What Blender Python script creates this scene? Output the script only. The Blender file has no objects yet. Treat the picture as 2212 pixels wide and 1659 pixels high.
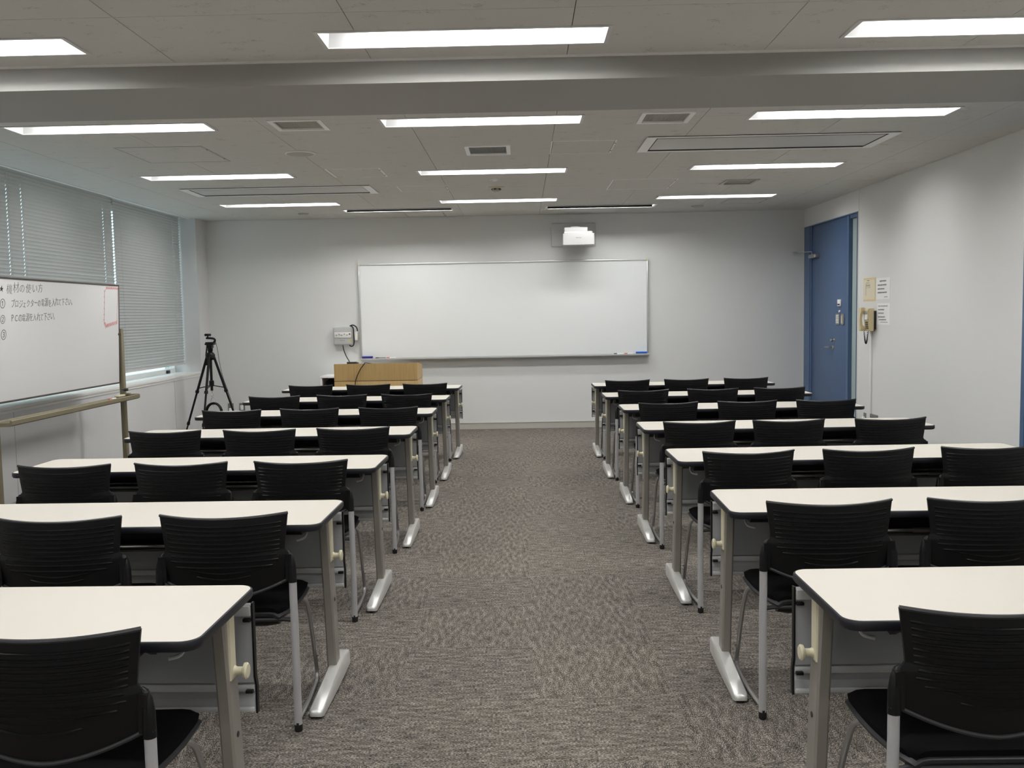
import bpy, bmesh, math, random
from mathutils import Matrix, Vector, Euler
random.seed(7)
SC = bpy.context.scene
COL = SC.collection
PI = math.pi

# ------------------------------------------------------------------ camera
cam_data = bpy.data.cameras.new('camera')
cam_data.sensor_fit = 'HORIZONTAL'; cam_data.sensor_width = 36.0
cam_data.lens = 1989.7 * 36.0 / 2212.0
cam_data.clip_start = 0.05; cam_data.clip_end = 200
cam = bpy.data.objects.new('camera', cam_data); COL.objects.link(cam)
RT = Vector((0.999771, 0.01105885, -0.01832051)); UP = Vector((0.01742597, 0.07618339, 0.99694154)); FW = Vector((-0.01242075, 0.99703249, -0.07597323))
cam.matrix_world = Matrix(((RT.x, UP.x, -FW.x, 0.0), (RT.y, UP.y, -FW.y, 0.0), (RT.z, UP.z, -FW.z, 1.4522), (0, 0, 0, 1)))
SC.camera = cam

# ------------------------------------------------------------------ world, exposure
world = bpy.data.worlds.new('overcast_sky'); SC.world = world; world.use_nodes = True
bg = world.node_tree.nodes['Background']; bg.inputs[0].default_value = (0.80, 0.92, 0.96, 1); bg.inputs[1].default_value = 1.35
SC.view_settings.view_transform = 'Standard'; SC.view_settings.look = 'None'
SC.view_settings.exposure = 0.32; SC.view_settings.gamma = 1.0; SC.view_settings.use_curve_mapping = False
LAMP_STRENGTH = 31.0; WASH_STRENGTH = 31.0
SC.cycles.caustics_reflective = False; SC.cycles.caustics_refractive = False
SC.cycles.max_bounces = 8; SC.cycles.diffuse_bounces = 5; SC.cycles.glossy_bounces = 3

# ------------------------------------------------------------------ room measures
ZC = 2.677            # ceiling
XR = 3.53             # right wall
XL = -3.95            # left wall, lower part
XG = -4.04            # ceiling edge at the blind pocket
YB = 11.62            # front (whiteboard) wall
YN = -3.0             # wall behind the camera
BEAM = (4.50, 5.19, 2.564)

# ------------------------------------------------------------------ materials
MATS = {}
def mat(name, col, rough=0.5, metal=0.0, spec=0.5, noise=None, bump=None, emit=None, coat=0.0):
    if name in MATS: return MATS[name]
    m = bpy.data.materials.new(name); m.use_nodes = True
    nt = m.node_tree; b = nt.nodes['Principled BSDF']
    b.inputs['Base Color'].default_value = (*col, 1); b.inputs['Roughness'].default_value = rough
    b.inputs['Metallic'].default_value = metal; b.inputs['Specular IOR Level'].default_value = spec
    if coat: b.inputs['Coat Weight'].default_value = coat
    if emit: b.inputs['Emission Color'].default_value = (*emit[0], 1); b.inputs['Emission Strength'].default_value = emit[1]
    tc = None
    if noise or bump:
        tc = nt.nodes.new('ShaderNodeTexCoord')
    if noise:                                   # (scale xyz, amount 0..1, detail)
        mp = nt.nodes.new('ShaderNodeMapping'); mp.inputs['Scale'].default_value = noise[0]
        nz = nt.nodes.new('ShaderNodeTexNoise'); nz.inputs['Scale'].default_value = 1.0; nz.inputs['Detail'].default_value = noise[2]
        mx = nt.nodes.new('ShaderNodeMix'); mx.data_type = 'RGBA'
        a = noise[1]
        mx.inputs[6].default_value = (*[c * (1 - a) for c in col], 1); mx.inputs[7].default_value = (*[min(1, c * (1 + a)) for c in col], 1)
        nt.links.new(tc.outputs['Object'], mp.inputs[0]); nt.links.new(mp.outputs[0], nz.inputs['Vector'])
        nt.links.new(nz.outputs[0], mx.inputs[0]); nt.links.new(mx.outputs[2], b.inputs['Base Color'])
    if bump:                                    # (scale xyz, strength, distance)
        mp2 = nt.nodes.new('ShaderNodeMapping'); mp2.inputs['Scale'].default_value = bump[0]
        n2 = nt.nodes.new('ShaderNodeTexNoise'); n2.inputs['Scale'].default_value = 1.0; n2.inputs['Detail'].default_value = 3
        bp = nt.nodes.new('ShaderNodeBump'); bp.inputs['Strength'].default_value = bump[1]; bp.inputs['Distance'].default_value = bump[2]
        nt.links.new(tc.outputs['Object'], mp2.inputs[0]); nt.links.new(mp2.outputs[0], n2.inputs['Vector'])
        nt.links.new(n2.outputs[0], bp.inputs['Height']); nt.links.new(bp.outputs[0], b.inputs['Normal'])
    MATS[name] = m
    return m

def carpet_material():
    m = bpy.data.materials.new('loop_carpet'); m.use_nodes = True; nt = m.node_tree; b = nt.nodes['Principled BSDF']
    tc = nt.nodes.new('ShaderNodeTexCoord')
    def nz(scale, detail=2.0, rough=0.5):
        mp = nt.nodes.new('ShaderNodeMapping'); mp.inputs['Scale'].default_value = scale
        n = nt.nodes.new('ShaderNodeTexNoise'); n.inputs['Scale'].default_value = 1.0; n.inputs['Detail'].default_value = detail; n.inputs['Roughness'].default_value = rough
        nt.links.new(tc.outputs['Object'], mp.inputs[0]); nt.links.new(mp.outputs[0], n.inputs['Vector']); return n
    fine = nz((115, 330, 115), 3.0, 0.65); mid = nz((14, 50, 14), 2.0); big = nz((2.2, 2.2, 2.2), 1.0)
    cr = nt.nodes.new('ShaderNodeValToRGB'); e = cr.color_ramp.elements
    e[0].position = 0.385; e[0].color = (0.020, 0.0175, 0.015, 1); e[1].position = 0.655; e[1].color = (0.54, 0.495, 0.44, 1)
    k = e.new(0.51); k.color = (0.148, 0.135, 0.123, 1)
    ad = nt.nodes.new('ShaderNodeMix'); ad.data_type = 'FLOAT'; ad.inputs[0].default_value = 0.22
    nt.links.new(fine.outputs[0], ad.inputs[2]); nt.links.new(mid.outputs[0], ad.inputs[3]); nt.links.new(ad.outputs[0], cr.inputs[0])
    mx = nt.nodes.new('ShaderNodeMix'); mx.data_type = 'RGBA'; mx.blend_type = 'MULTIPLY'; mx.inputs[0].default_value = 0.5
    c2 = nt.nodes.new('ShaderNodeValToRGB'); c2.color_ramp.elements[0].color = (0.80, 0.78, 0.76, 1); c2.color_ramp.elements[1].color = (1.15, 1.12, 1.08, 1)
    nt.links.new(big.outputs[0], c2.inputs[0]); nt.links.new(cr.outputs[0], mx.inputs[6]); nt.links.new(c2.outputs[0], mx.inputs[7])
    oi = nt.nodes.new('ShaderNodeObjectInfo'); c3 = nt.nodes.new('ShaderNodeValToRGB'); q = c3.color_ramp.elements
    q[0].color = (0.965, 0.955, 0.955, 1); q[1].color = (1.04, 1.035, 1.01, 1)
    m3 = nt.nodes.new('ShaderNodeMix'); m3.data_type = 'RGBA'; m3.blend_type = 'MULTIPLY'; m3.inputs[0].default_value = 1.0
    nt.links.new(oi.outputs['Random'], c3.inputs[0]); nt.links.new(mx.outputs[2], m3.inputs[6]); nt.links.new(c3.outputs[0], m3.inputs[7])
    nt.links.new(m3.outputs[2], b.inputs['Base Color']); b.inputs['Roughness'].default_value = 0.95; b.inputs['Specular IOR Level'].default_value = 0.1
    bp = nt.nodes.new('ShaderNodeBump'); bp.inputs['Strength'].default_value = 0.6; bp.inputs['Distance'].default_value = 0.004
    nt.links.new(fine.outputs[0], bp.inputs['Height']); nt.links.new(bp.outputs[0], b.inputs['Normal'])
    MATS['carpet'] = m; return m

def ceiling_material():
    m = bpy.data.materials.new('fissured_ceiling_board'); m.use_nodes = True; nt = m.node_tree; b = nt.nodes['Principled BSDF']
    g = nt.nodes.new('ShaderNodeNewGeometry')
    mp = nt.nodes.new('ShaderNodeMapping'); mp.inputs['Scale'].default_value = (62, 300, 10)
    n = nt.nodes.new('ShaderNodeTexNoise'); n.inputs['Scale'].default_value = 1.0; n.inputs['Detail'].default_value = 1.5
    mp2 = nt.nodes.new('ShaderNodeMapping'); mp2.inputs['Scale'].default_value = (9, 14, 10)
    n2 = nt.nodes.new('ShaderNodeTexNoise'); n2.inputs['Scale'].default_value = 1.0; n2.inputs['Detail'].default_value = 1
    mul = nt.nodes.new('ShaderNodeMath'); mul.operation = 'MULTIPLY'
    cr = nt.nodes.new('ShaderNodeValToRGB'); e = cr.color_ramp.elements
    e[0].position = 0.405; e[0].color = (0.60, 0.59, 0.56, 1); e[1].position = 0.45; e[1].color = (0.36, 0.35, 0.33, 1)
    nt.links.new(g.outputs['Position'], mp.inputs[0]); nt.links.new(mp.outputs[0], n.inputs['Vector'])
    nt.links.new(g.outputs['Position'], mp2.inputs[0]); nt.links.new(mp2.outputs[0], n2.inputs['Vector'])
    nt.links.new(n.outputs[0], mul.inputs[0]); nt.links.new(n2.outputs[0], mul.inputs[1]); nt.links.new(mul.outputs[0], cr.inputs[0])
    nt.links.new(cr.outputs[0], b.inputs['Base Color']); b.inputs['Roughness'].default_value = 0.9; b.inputs['Specular IOR Level'].default_value = 0.2
    MATS['ceiling'] = m; return m

def wood_material():
    m = bpy.data.materials.new('beech_veneer'); m.use_nodes = True; nt = m.node_tree; b = nt.nodes['Principled BSDF']
    tc = nt.nodes.new('ShaderNodeTexCoord'); mp = nt.nodes.new('ShaderNodeMapping'); mp.inputs['Scale'].default_value = (55, 55, 3)
    n = nt.nodes.new('ShaderNodeTexNoise'); n.inputs['Scale'].default_value = 1.0; n.inputs['Detail'].default_value = 4; n.inputs['Distortion'].default_value = 0.6
    cr = nt.nodes.new('ShaderNodeValToRGB'); e = cr.color_ramp.elements
    e[0].position = 0.3; e[0].color = (0.50, 0.325, 0.125, 1); e[1].position = 0.7; e[1].color = (0.58, 0.395, 0.165, 1)
    nt.links.new(tc.outputs['Object'], mp.inputs[0]); nt.links.new(mp.outputs[0], n.inputs['Vector']); nt.links.new(n.outputs[0], cr.inputs[0]); nt.links.new(cr.outputs[0], b.inputs['Base Color'])
    b.inputs['Roughness'].default_value = 0.4
    MATS['wood'] = m; return m

def glass_material():
    m = bpy.data.materials.new('window_glass'); m.use_nodes = True; nt = m.node_tree
    for n in list(nt.nodes): nt.nodes.remove(n)
    out = nt.nodes.new('ShaderNodeOutputMaterial'); t = nt.nodes.new('ShaderNodeBsdfTransparent'); t.inputs[0].default_value = (0.90, 0.96, 0.97, 1)
    g = nt.nodes.new('ShaderNodeBsdfGlossy'); g.inputs['Roughness'].default_value = 0.02; mx = nt.nodes.new('ShaderNodeMixShader'); mx.inputs[0].default_value = 0.06
    nt.links.new(t.outputs[0], mx.inputs[1]); nt.links.new(g.outputs[0], mx.inputs[2]); nt.links.new(mx.outputs[0], out.inputs[0])
    MATS['glass'] = m; return m

M_CARPET = carpet_material(); M_CEIL = ceiling_material(); M_WOOD = wood_material(); M_GLASS = glass_material()
M_WALL = mat('wall_paper', (0.71, 0.715, 0.705), 0.75, spec=0.25, bump=((90, 90, 90), 0.08, 0.003))
M_BEAM = mat('beam_paint_shaded', (0.335, 0.328, 0.308), 0.6, spec=0.35, bump=((60, 60, 60), 0.05, 0.003))  # wall-like paint, with the beam's local shade darkened into the colour
M_WALLDIRTY = mat('scuffed_wall_paper', (0.64, 0.64, 0.64), 0.75, spec=0.25, noise=((0.6, 1.1, 0.35), 0.10, 4))
M_TRIM = mat('trim_white', (0.76, 0.755, 0.73), 0.5)
M_BASE = mat('baseboard_vinyl', (0.50, 0.49, 0.44), 0.5)
M_WHITE = mat('white_plastic', (0.90, 0.90, 0.895), 0.4)
M_FRAMEW = mat('white_sheet_metal', (0.86, 0.86, 0.84), 0.4)
M_SEAM = mat('plenum_dark', (0.05, 0.05, 0.048), 0.9)
M_LAMP = mat('lamp_tube_glow', (0.9, 0.9, 0.9), 0.4, emit=((1.0, 0.995, 0.985), LAMP_STRENGTH))
M_REFL = mat('lamp_reflector', (0.42, 0.42, 0.42), 0.5)
M_WASH = mat('wall_washer_glow', (0.9, 0.9, 0.9), 0.4, emit=((1.0, 0.995, 0.985), WASH_STRENGTH))
M_STICK = mat('label_sticker', (0.62, 0.61, 0.52), 0.5)
M_INK = mat('black_ink', (0.03, 0.03, 0.03), 0.6)
M_INKG = mat('grey_print', (0.20, 0.20, 0.20), 0.7)
M_RED = mat('red_marker_ink', (0.70, 0.14, 0.13), 0.5)
M_GREYMET = mat('anodised_aluminium', (0.42, 0.42, 0.41), 0.4, 0.5)
M_GRILLE = mat('grille_grey', (0.17, 0.17, 0.16), 0.6)
M_GRILLEB = mat('grille_beige', (0.40, 0.385, 0.345), 0.6)
M_BLACK = mat('black_plastic', (0.0045, 0.0045, 0.005), 0.42, spec=0.28)
M_FABRIC = mat('black_fabric', (0.0025, 0.0025, 0.003), 0.9, spec=0.12, bump=((400, 400, 400), 0.5, 0.002))
M_PAN = mat('dark_grey_plastic', (0.022, 0.023, 0.025), 0.5)
M_TUBE = mat('chair_tube_grey', (0.50, 0.50, 0.51), 0.38, 0.35)
M_TUBED = mat('chair_tube_silver', (0.34, 0.33, 0.32), 0.35, 0.6)
M_RUBBER = mat('rubber', (0.008, 0.008, 0.008), 0.7)
M_TOP = mat('white_laminate', (0.665, 0.625, 0.555), 0.38, spec=0.5, bump=((900, 900, 900), 0.03, 0.001))
M_EDGE = mat('navy_edge_band', (0.010, 0.011, 0.016), 0.4)
M_COLUMN = mat('bronze_grey_paint', (0.295, 0.278, 0.245), 0.42, 0.25)
M_FOOT = mat('satin_silver', (0.66, 0.655, 0.63), 0.38, 0.5, noise=((30, 12, 30), 0.08, 3))
M_CREAM = mat('cream_plastic', (0.62, 0.58, 0.42), 0.4)
M_PANEL = mat('grey_panel', (0.38, 0.39, 0.395), 0.45)
M_PANELL = mat('light_grey_rail', (0.52, 0.53, 0.53), 0.4, 0.2)
M_SHELF = mat('shelf_dark', (0.045, 0.044, 0.042), 0.6)
M_ROD = mat('rod_steel', (0.36, 0.35, 0.33), 0.3, 0.8)
M_BLUE = mat('blue_door_paint', (0.079, 0.132, 0.245), 0.42, spec=0.4)
M_BLUED = mat('blue_frame_paint', (0.082, 0.140, 0.255), 0.4, spec=0.4)
M_GLASSF = mat('frosted_side_light', (0.42, 0.52, 0.50), 0.25)
M_STEEL = mat('brushed_steel', (0.55, 0.54, 0.52), 0.28, 0.9)
M_BOARD = mat('whiteboard_enamel', (0.83, 0.85, 0.845), 0.25, spec=0.5)
M_BOARD2 = mat('mobile_board_enamel', (0.74, 0.735, 0.73), 0.3, spec=0.5)
M_ALU = mat('whiteboard_rail', (0.66, 0.67, 0.67), 0.3, 0.6)
M_OLIVE = mat('beige_stand_paint', (0.225, 0.195, 0.125), 0.45, 0.15)
M_BROWN = mat('board_frame_brown', (0.10, 0.085, 0.075), 0.45, 0.3)
M_SLAT = mat('blind_slat', (0.55, 0.56, 0.55), 0.5)
M_PHONE = mat('phone_cream', (0.66, 0.55, 0.32), 0.4)
M_PAPER = mat('paper_white', (0.82, 0.82, 0.82), 0.7)
M_PAPERC = mat('paper_cream', (0.72, 0.66, 0.50), 0.7)
M_PAPERY = mat('paper_yellow', (0.68, 0.57, 0.32), 0.7)
M_ERB = mat('eraser_navy', (0.03, 0.035, 0.28), 0.7)
M_ERC = mat('eraser_blue', (0.045, 0.18, 0.62), 0.7)

# ------------------------------------------------------------------ mesh helpers
class MB:
    def __init__(s): s.v = []; s.f = []; s.m = []; s.sm = []
    def add(s, vs, fs, mi=0, smooth=False):
        o = len(s.v); s.v += [tuple(p) for p in vs]
        for f in fs: s.f.append(tuple(i + o for i in f)); s.m.append(mi); s.sm.append(smooth)
        return s
    def box(s, x0, x1, y0, y1, z0, z1, mi=0):
        vs = [(x0, y0, z0), (x1, y0, z0), (x1, y1, z0), (x0, y1, z0), (x0, y0, z1), (x1, y0, z1), (x1, y1, z1), (x0, y1, z1)]
        return s.add(vs, [(3, 2, 1, 0), (4, 5, 6, 7), (0, 1, 5, 4), (1, 2, 6, 5), (2, 3, 7, 6), (3, 0, 4, 7)], mi)
    def rbox(s, x0, x1, y0, y1, z0, z1, r=0.005, seg=2, mi=0):
        bm = bmesh.new(); bmesh.ops.create_cube(bm, size=1.0)
        for v in bm.verts:
            v.co = Vector((x0 + (v.co.x + .5) * (x1 - x0), y0 + (v.co.y + .5) * (y1 - y0), z0 + (v.co.z + .5) * (z1 - z0)))
        bmesh.ops.bevel(bm, geom=bm.edges[:], offset=r, segments=seg, profile=0.5, affect='EDGES')
        return s.bm(bm, mi, True)
    def bm(s, bm, mi=0, smooth=True):
        bm.verts.index_update()
        s.add([v.co[:] for v in bm.verts], [[v.index for v in f.verts] for f in bm.faces], mi, smooth); bm.free(); return s
    def tube(s, pts, r, n=10, caps=True, mi=0, sub=0):
        P = [Vector(p) for p in pts]
        if sub: P = smooth_path(P, sub)
        rs = r if isinstance(r, (list, tuple)) else [r] * len(P)
        if len(rs) != len(P): rs = [rs[0]] * len(P)
        rings = []; prev = None
        for i, p in enumerate(P):
            t = (P[min(i + 1, len(P) - 1)] - P[max(i - 1, 0)]).normalized()
            if prev is None:
                a = Vector((1, 0, 0)) if abs(t.x) < 0.8 else Vector((0, 1, 0)); u = t.cross(a).normalized()
            else:
                u = (prev - t * prev.dot(t)).normalized()
            w = t.cross(u); prev = u
            rings.append([p + (u * math.cos(2 * PI * k / n) + w * math.sin(2 * PI * k / n)) * rs[i] for k in range(n)])
        vs = [q for R in rings for q in R]; fs = []
        for i in range(len(P) - 1):
            for k in range(n):
                fs.append((i * n + k, i * n + (k + 1) % n, (i + 1) * n + (k + 1) % n, (i + 1) * n + k))
        if caps: fs.append(tuple(range(n))[::-1]); fs.append(tuple((len(P) - 1) * n + k for k in range(n)))
        return s.add(vs, fs, mi, True)
    def lathe(s, prof, n=20, axis='Z', at=(0, 0, 0), mi=0):
        vs = []; fs = []
        for (r, z) in prof:
            for k in range(n):
                a = 2 * PI * k / n; c, q = r * math.cos(a), r * math.sin(a)
                p = {'Z': (c, q, z), 'X': (z, c, q), 'Y': (q, z, c)}[axis]
                vs.append((p[0] + at[0], p[1] + at[1], p[2] + at[2]))
        for i in range(len(prof) - 1):
            for k in range(n):
                fs.append((i * n + k, i * n + (k + 1) % n, (i + 1) * n + (k + 1) % n, (i + 1) * n + k))
        if prof[0][0] > 1e-6: fs.append(tuple(range(n))[::-1])
        if prof[-1][0] > 1e-6: fs.append(tuple((len(prof) - 1) * n + k for k in range(n)))
        return s.add(vs, fs, mi, True)
    def prism(s, poly, a0, a1, axis='X', mi=0, smooth=False):
        # poly in the two remaining axes, extruded along axis
        n = len(poly)
        def P(a, p): return {'X': (a, p[0], p[1]), 'Y': (p[0], a, p[1]), 'Z': (p[0], p[1], a)}[axis]
        vs = [P(a0, p) for p in poly] + [P(a1, p) for p in poly]
        fs = [tuple(range(n))[::-1], tuple(range(n, 2 * n))] + [(k, (k + 1) % n, n + (k + 1) % n, n + k) for k in range(n)]
        return s.add(vs, fs, mi, smooth)
    def loft(s, rings, caps=True, mi=0, smooth=True):
        n = len(rings[0]); vs = [p for R in rings for p in R]; fs = []
        for i in range(len(rings) - 1):
            for k in range(n): fs.append((i * n + k, i * n + (k + 1) % n, (i + 1) * n + (k + 1) % n, (i + 1) * n + k))
        if caps: fs.append(tuple(range(n))[::-1]); fs.append(tuple((len(rings) - 1) * n + k for k in range(n)))
        return s.add(vs, fs, mi, smooth)
    def mesh(s, name, mats, sharp=40):
        me = bpy.data.meshes.new(name); me.from_pydata(s.v, [], s.f)
        for m in (mats if isinstance(mats, (list, tuple)) else [mats]): me.materials.append(m)
        me.polygons.foreach_set('material_index', s.m); me.polygons.foreach_set('use_smooth', s.sm)
        bm = bmesh.new(); bm.from_mesh(me); bmesh.ops.recalc_face_normals(bm, faces=bm.faces[:]); bm.to_mesh(me); bm.free()
        me.update()
        if any(s.sm): me.set_sharp_from_angle(angle=math.radians(sharp))
        return me

def smooth_path(P, sub):
    out = []
    n = len(P)
    for i in range(n - 1):
        p0, p1, p2, p3 = P[max(i - 1, 0)], P[i], P[i + 1], P[min(i + 2, n - 1)]
        for k in range(sub):
            t = k / sub
            out.append(0.5 * ((2 * p1) + (p2 - p0) * t + (2 * p0 - 5 * p1 + 4 * p2 - p3) * t * t + (3 * p1 - p0 - 3 * p2 + p3) * t ** 3))
    out.append(P[-1]); return out

def obj(name, mb, mats, parent=None, loc=(0, 0, 0), rot=(0, 0, 0), sharp=40):
    me = mb.mesh(name, mats, sharp) if isinstance(mb, MB) else mb
    o = bpy.data.objects.new(name, me); COL.objects.link(o); o.location = loc; o.rotation_euler = rot
    if parent is not None: o.parent = parent
    return o
def tag(o, label=None, cat=None, group=None, kind=None):
    if label: o['label'] = label
    if cat: o['category'] = cat
    if group: o['group'] = group
    if kind: o['kind'] = kind
    return o
def thing(name, label, cat, loc=(0, 0, 0), rz=0.0, group=None):
    o = bpy.data.objects.new(name, None); COL.objects.link(o); o.location = loc; o.rotation_euler = (0, 0, rz); o.empty_display_size = 0.05
    return tag(o, label, cat, group)
def struct(name, mb, mats, parent=None, loc=(0, 0, 0)):
    o = obj(name, mb, mats, parent, loc)
    if parent is None: o['kind'] = 'structure'
    return o
KIDS = {}
def kids(o): return [c for c in bpy.data.objects if c.parent == o]
def copy_tree(tree, parent=None):
    # tree: (object, [subtrees])
    c = tree[0].copy(); COL.objects.link(c); c.parent = parent
    for t in tree[1]: copy_tree(t, c)
    return c
def tree_of(o):
    return (o, [tree_of(c) for c in kids(o)])
def ring_rect(mb, ox, oy, ix, iy, z0, z1, mi=0, cx=0, cy=0):
    mb.box(cx - ox, cx + ox, cy - oy, cy - iy, z0, z1, mi); mb.box(cx - ox, cx + ox, cy + iy, cy + oy, z0, z1, mi)
    mb.box(cx - ox, cx - ix, cy - iy, cy + iy, z0, z1, mi); mb.box(cx + ix, cx + ox, cy - iy, cy + iy, z0, z1, mi)
    return mb
def text_mesh(txt, size, offset=0.0, extrude=0.0006, align='LEFT'):
    cu = bpy.data.curves.new('lettering', 'FONT'); cu.body = txt; cu.size = size; cu.offset = offset; cu.extrude = extrude; cu.align_x = align
    cu.resolution_u = 3
    o = bpy.data.objects.new('lettering', cu); COL.objects.link(o)
    dg = bpy.context.evaluated_depsgraph_get()
    me = bpy.data.meshes.new_from_object(o.evaluated_get(dg)); me.name = 'lettering'
    bpy.data.objects.remove(o); return me
def put_text(name, txt, size, m, parent, origin, xdir, ydir, offset=0.0, align='LEFT', stretch=1.0, shear=0.0):
    me = text_mesh(txt, size, offset, align=align); me.materials.clear(); me.materials.append(m)
    xd, yd = Vector(xdir).normalized(), Vector(ydir).normalized(); nd = xd.cross(yd)
    og = Vector(origin)
    for v in me.vertices:
        c = v.co.copy(); v.co = og + xd * (c.x * stretch + shear * c.y) + yd * c.y + nd * c.z
    o = bpy.data.objects.new(name, me); COL.objects.link(o); o.parent = parent
    return o

# ------------------------------------------------------------------ floor and carpet tiles
fl = struct('floor', MB().box(-4.35, XR + 0.15, YN, YB, -0.10, -0.008), M_SEAM)
CT = 0.53; CX0, CY0 = 0.02, 3.94
def carpet_tile_mesh():
    h = CT / 2 - 0.0002
    return MB().box(-h, h, -h, h, -0.008, 0.0).mesh('carpet_tile', M_CARPET)
tile_me = carpet_tile_mesh()
rest = MB()
for i in range(-9, 8):
    for j in range(-14, 16):
        x0, x1 = CX0 + i * CT, CX0 + (i + 1) * CT; y0, y1 = CY0 + j * CT, CY0 + (j + 1) * CT
        if x1 <= -4.35 or x0 >= XR + 0.15 or y1 <= YN or y0 >= YB: continue
        inside = x0 >= -4.35 and x1 <= XR + 0.15 and y0 >= YN and y1 <= YB
        if inside and -2.7 < x0 and x1 < 2.8 and y0 > 1.9:
            o = bpy.data.objects.new('carpet_tile', tile_me); COL.objects.link(o); o.parent = fl
            o.location = ((x0 + x1) / 2, (y0 + y1) / 2, random.uniform(-0.0004, 0.0004)); o.rotation_euler.z = ((i + j + (random.random() < .22)) % 2) * PI / 2 + random.choice((0, PI))
        else:
            rest.box(max(x0, -4.35), min(x1, XR + 0.15), max(y0, YN), min(y1, YB), -0.008, 0.0)
o = obj('carpet_border', rest, M_CARPET, fl); o['kind'] = 'stuff'

# ------------------------------------------------------------------ walls
def back_wall():
    mb = MB(); mb.box(-4.4, XR + 0.25, YB, YB + 0.15, -0.1, 2.95); return mb
struct('wall_front', back_wall(), M_WALL)
struct('baseboard_front', MB().box(XL, XR, YB - 0.008, YB, 0.0, 0.075).box(XL, XR, YB - 0.012, YB, 0.075, 0.083), M_BASE)
struct('wall_rear', MB().box(-4.4, XR + 0.25, YN - 0.15, YN, -0.1, 2.95), M_WALL)
D1 = (9.78, 11.60); D2 = (5.55, 6.55); DZ = 2.455
mb = MB()
mb.box(XR, XR + 0.12, YN, D2[0], 0, 2.80); mb.box(XR, XR + 0.12, D2[1], D1[0], 0, 2.80); mb.box(XR, XR + 0.12, D1[1], YB, 0, 2.80)
mb.box(XR, XR + 0.12, D2[0], D2[1], DZ, 2.80); mb.box(XR, XR + 0.12, D1[0], D1[1], DZ, 2.80)
struct('wall_right', mb, M_WALL)
struct('trim_1', MB().box(XR - 0.004, XR, D1[0] - 0.028, D1[0] - 0.020, 0, ZC), M_TRIM)
mb = MB().box(XR - 0.008, XR, D2[1], D1[0], 0, 0.075).box(XR - 0.008, XR, YN, D2[0], 0, 0.075)
struct('baseboard_right', mb, M_BASE)
# left wall: parapet, pilaster by the whiteboard wall, solid wall beside the camera
WY0, WY1 = 5.77, 11.25
mb = MB()
mb.box(-4.40, XL, WY0, WY1, 0, 0.785); mb.box(-4.40, XL, WY1, YB, 0, 2.80); mb.box(-4.40, XL, YN, WY0, 0, 2.80); mb.box(-4.40, -4.33, WY0, WY1, 2.66, 2.95)
struct('wall_left', mb, M_WALLDIRTY)
struct('baseboard_left', MB().box(XL, XL + 0.008, YN, YB, 0, 0.075), M_BASE)
struct('trim_2', MB().rbox(-4.36, XL + 0.012, WY0, WY1, 0.785, 0.812, 0.004).box(XL, XL + 0.006, WY0, WY1, 0.765, 0.785), M_TRIM)   # window sill
for q, yj in enumerate((7.05, 8.98, 10.35)):
    struct('trim_%d' % (4 + q), MB().box(XL, XL + 0.0015, yj - 0.002, yj + 0.002, 0.075, 0.765), M_GREYMET)    # parapet panel joints

# ------------------------------------------------------------------ ceiling: structure slab above, boards as parts with openings
LCOLS = (-2.600, -0.235, 2.106); LROWS = (4.180, 5.953, 8.030, 10.078); LBACK = (2.13, 0.08, -1.97)
LW, LD = 1.29, 0.262
HOLES = []
for x in LCOLS:
    for y in LROWS + LBACK: HOLES.append((x - LW / 2 + .015, x + LW / 2 - .015, y - LD / 2 + .015, y + LD / 2 - .015))
VENTS = [(-1.400, 5.96, 0.335, 0.315), (0.930, 5.965, 0.335, 0.325), (-0.235, 7.00, 0.335, 0.37), (2.105, 8.99, 0.32, 0.33)]
for x, y, w, d_ in VENTS: HOLES.append((x - w / 2 + .02, x + w / 2 - .02, y - d_ / 2 + .02, y + d_ / 2 - .02))
DIFF = [(1.795, 6.90, 1.79, 0.60), (-2.305, 8.99, 1.80, 0.55)]
for x, y, w, d_ in DIFF: HOLES.append((x - w / 2 + .02, x + w / 2 - .02, y - d_ / 2 + .02, y + d_ / 2 - .02))
SLOT = [(-1.415, 10.77, 1.28, 0.25), (0.93, 10.82, 1.28, 0.28)]
for x, y, w, d_ in SLOT: HOLES.append((x - w / 2 + .015, x + w / 2 - .015, y - d_ / 2 + .015, y + d_ / 2 - .015))
ce = struct('ceiling', MB().box(-4.40, XR + 0.12, YN, YB, 2.95, 3.05), M_SEAM)
struct('trim_3', MB().box(XG, XG + 0.03, WY0, WY1, ZC, 2.95).box(XG, XG + 0.028, WY0, WY1, ZC - 0.004, ZC), M_TRIM)   # edge of the blind pocket
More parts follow.
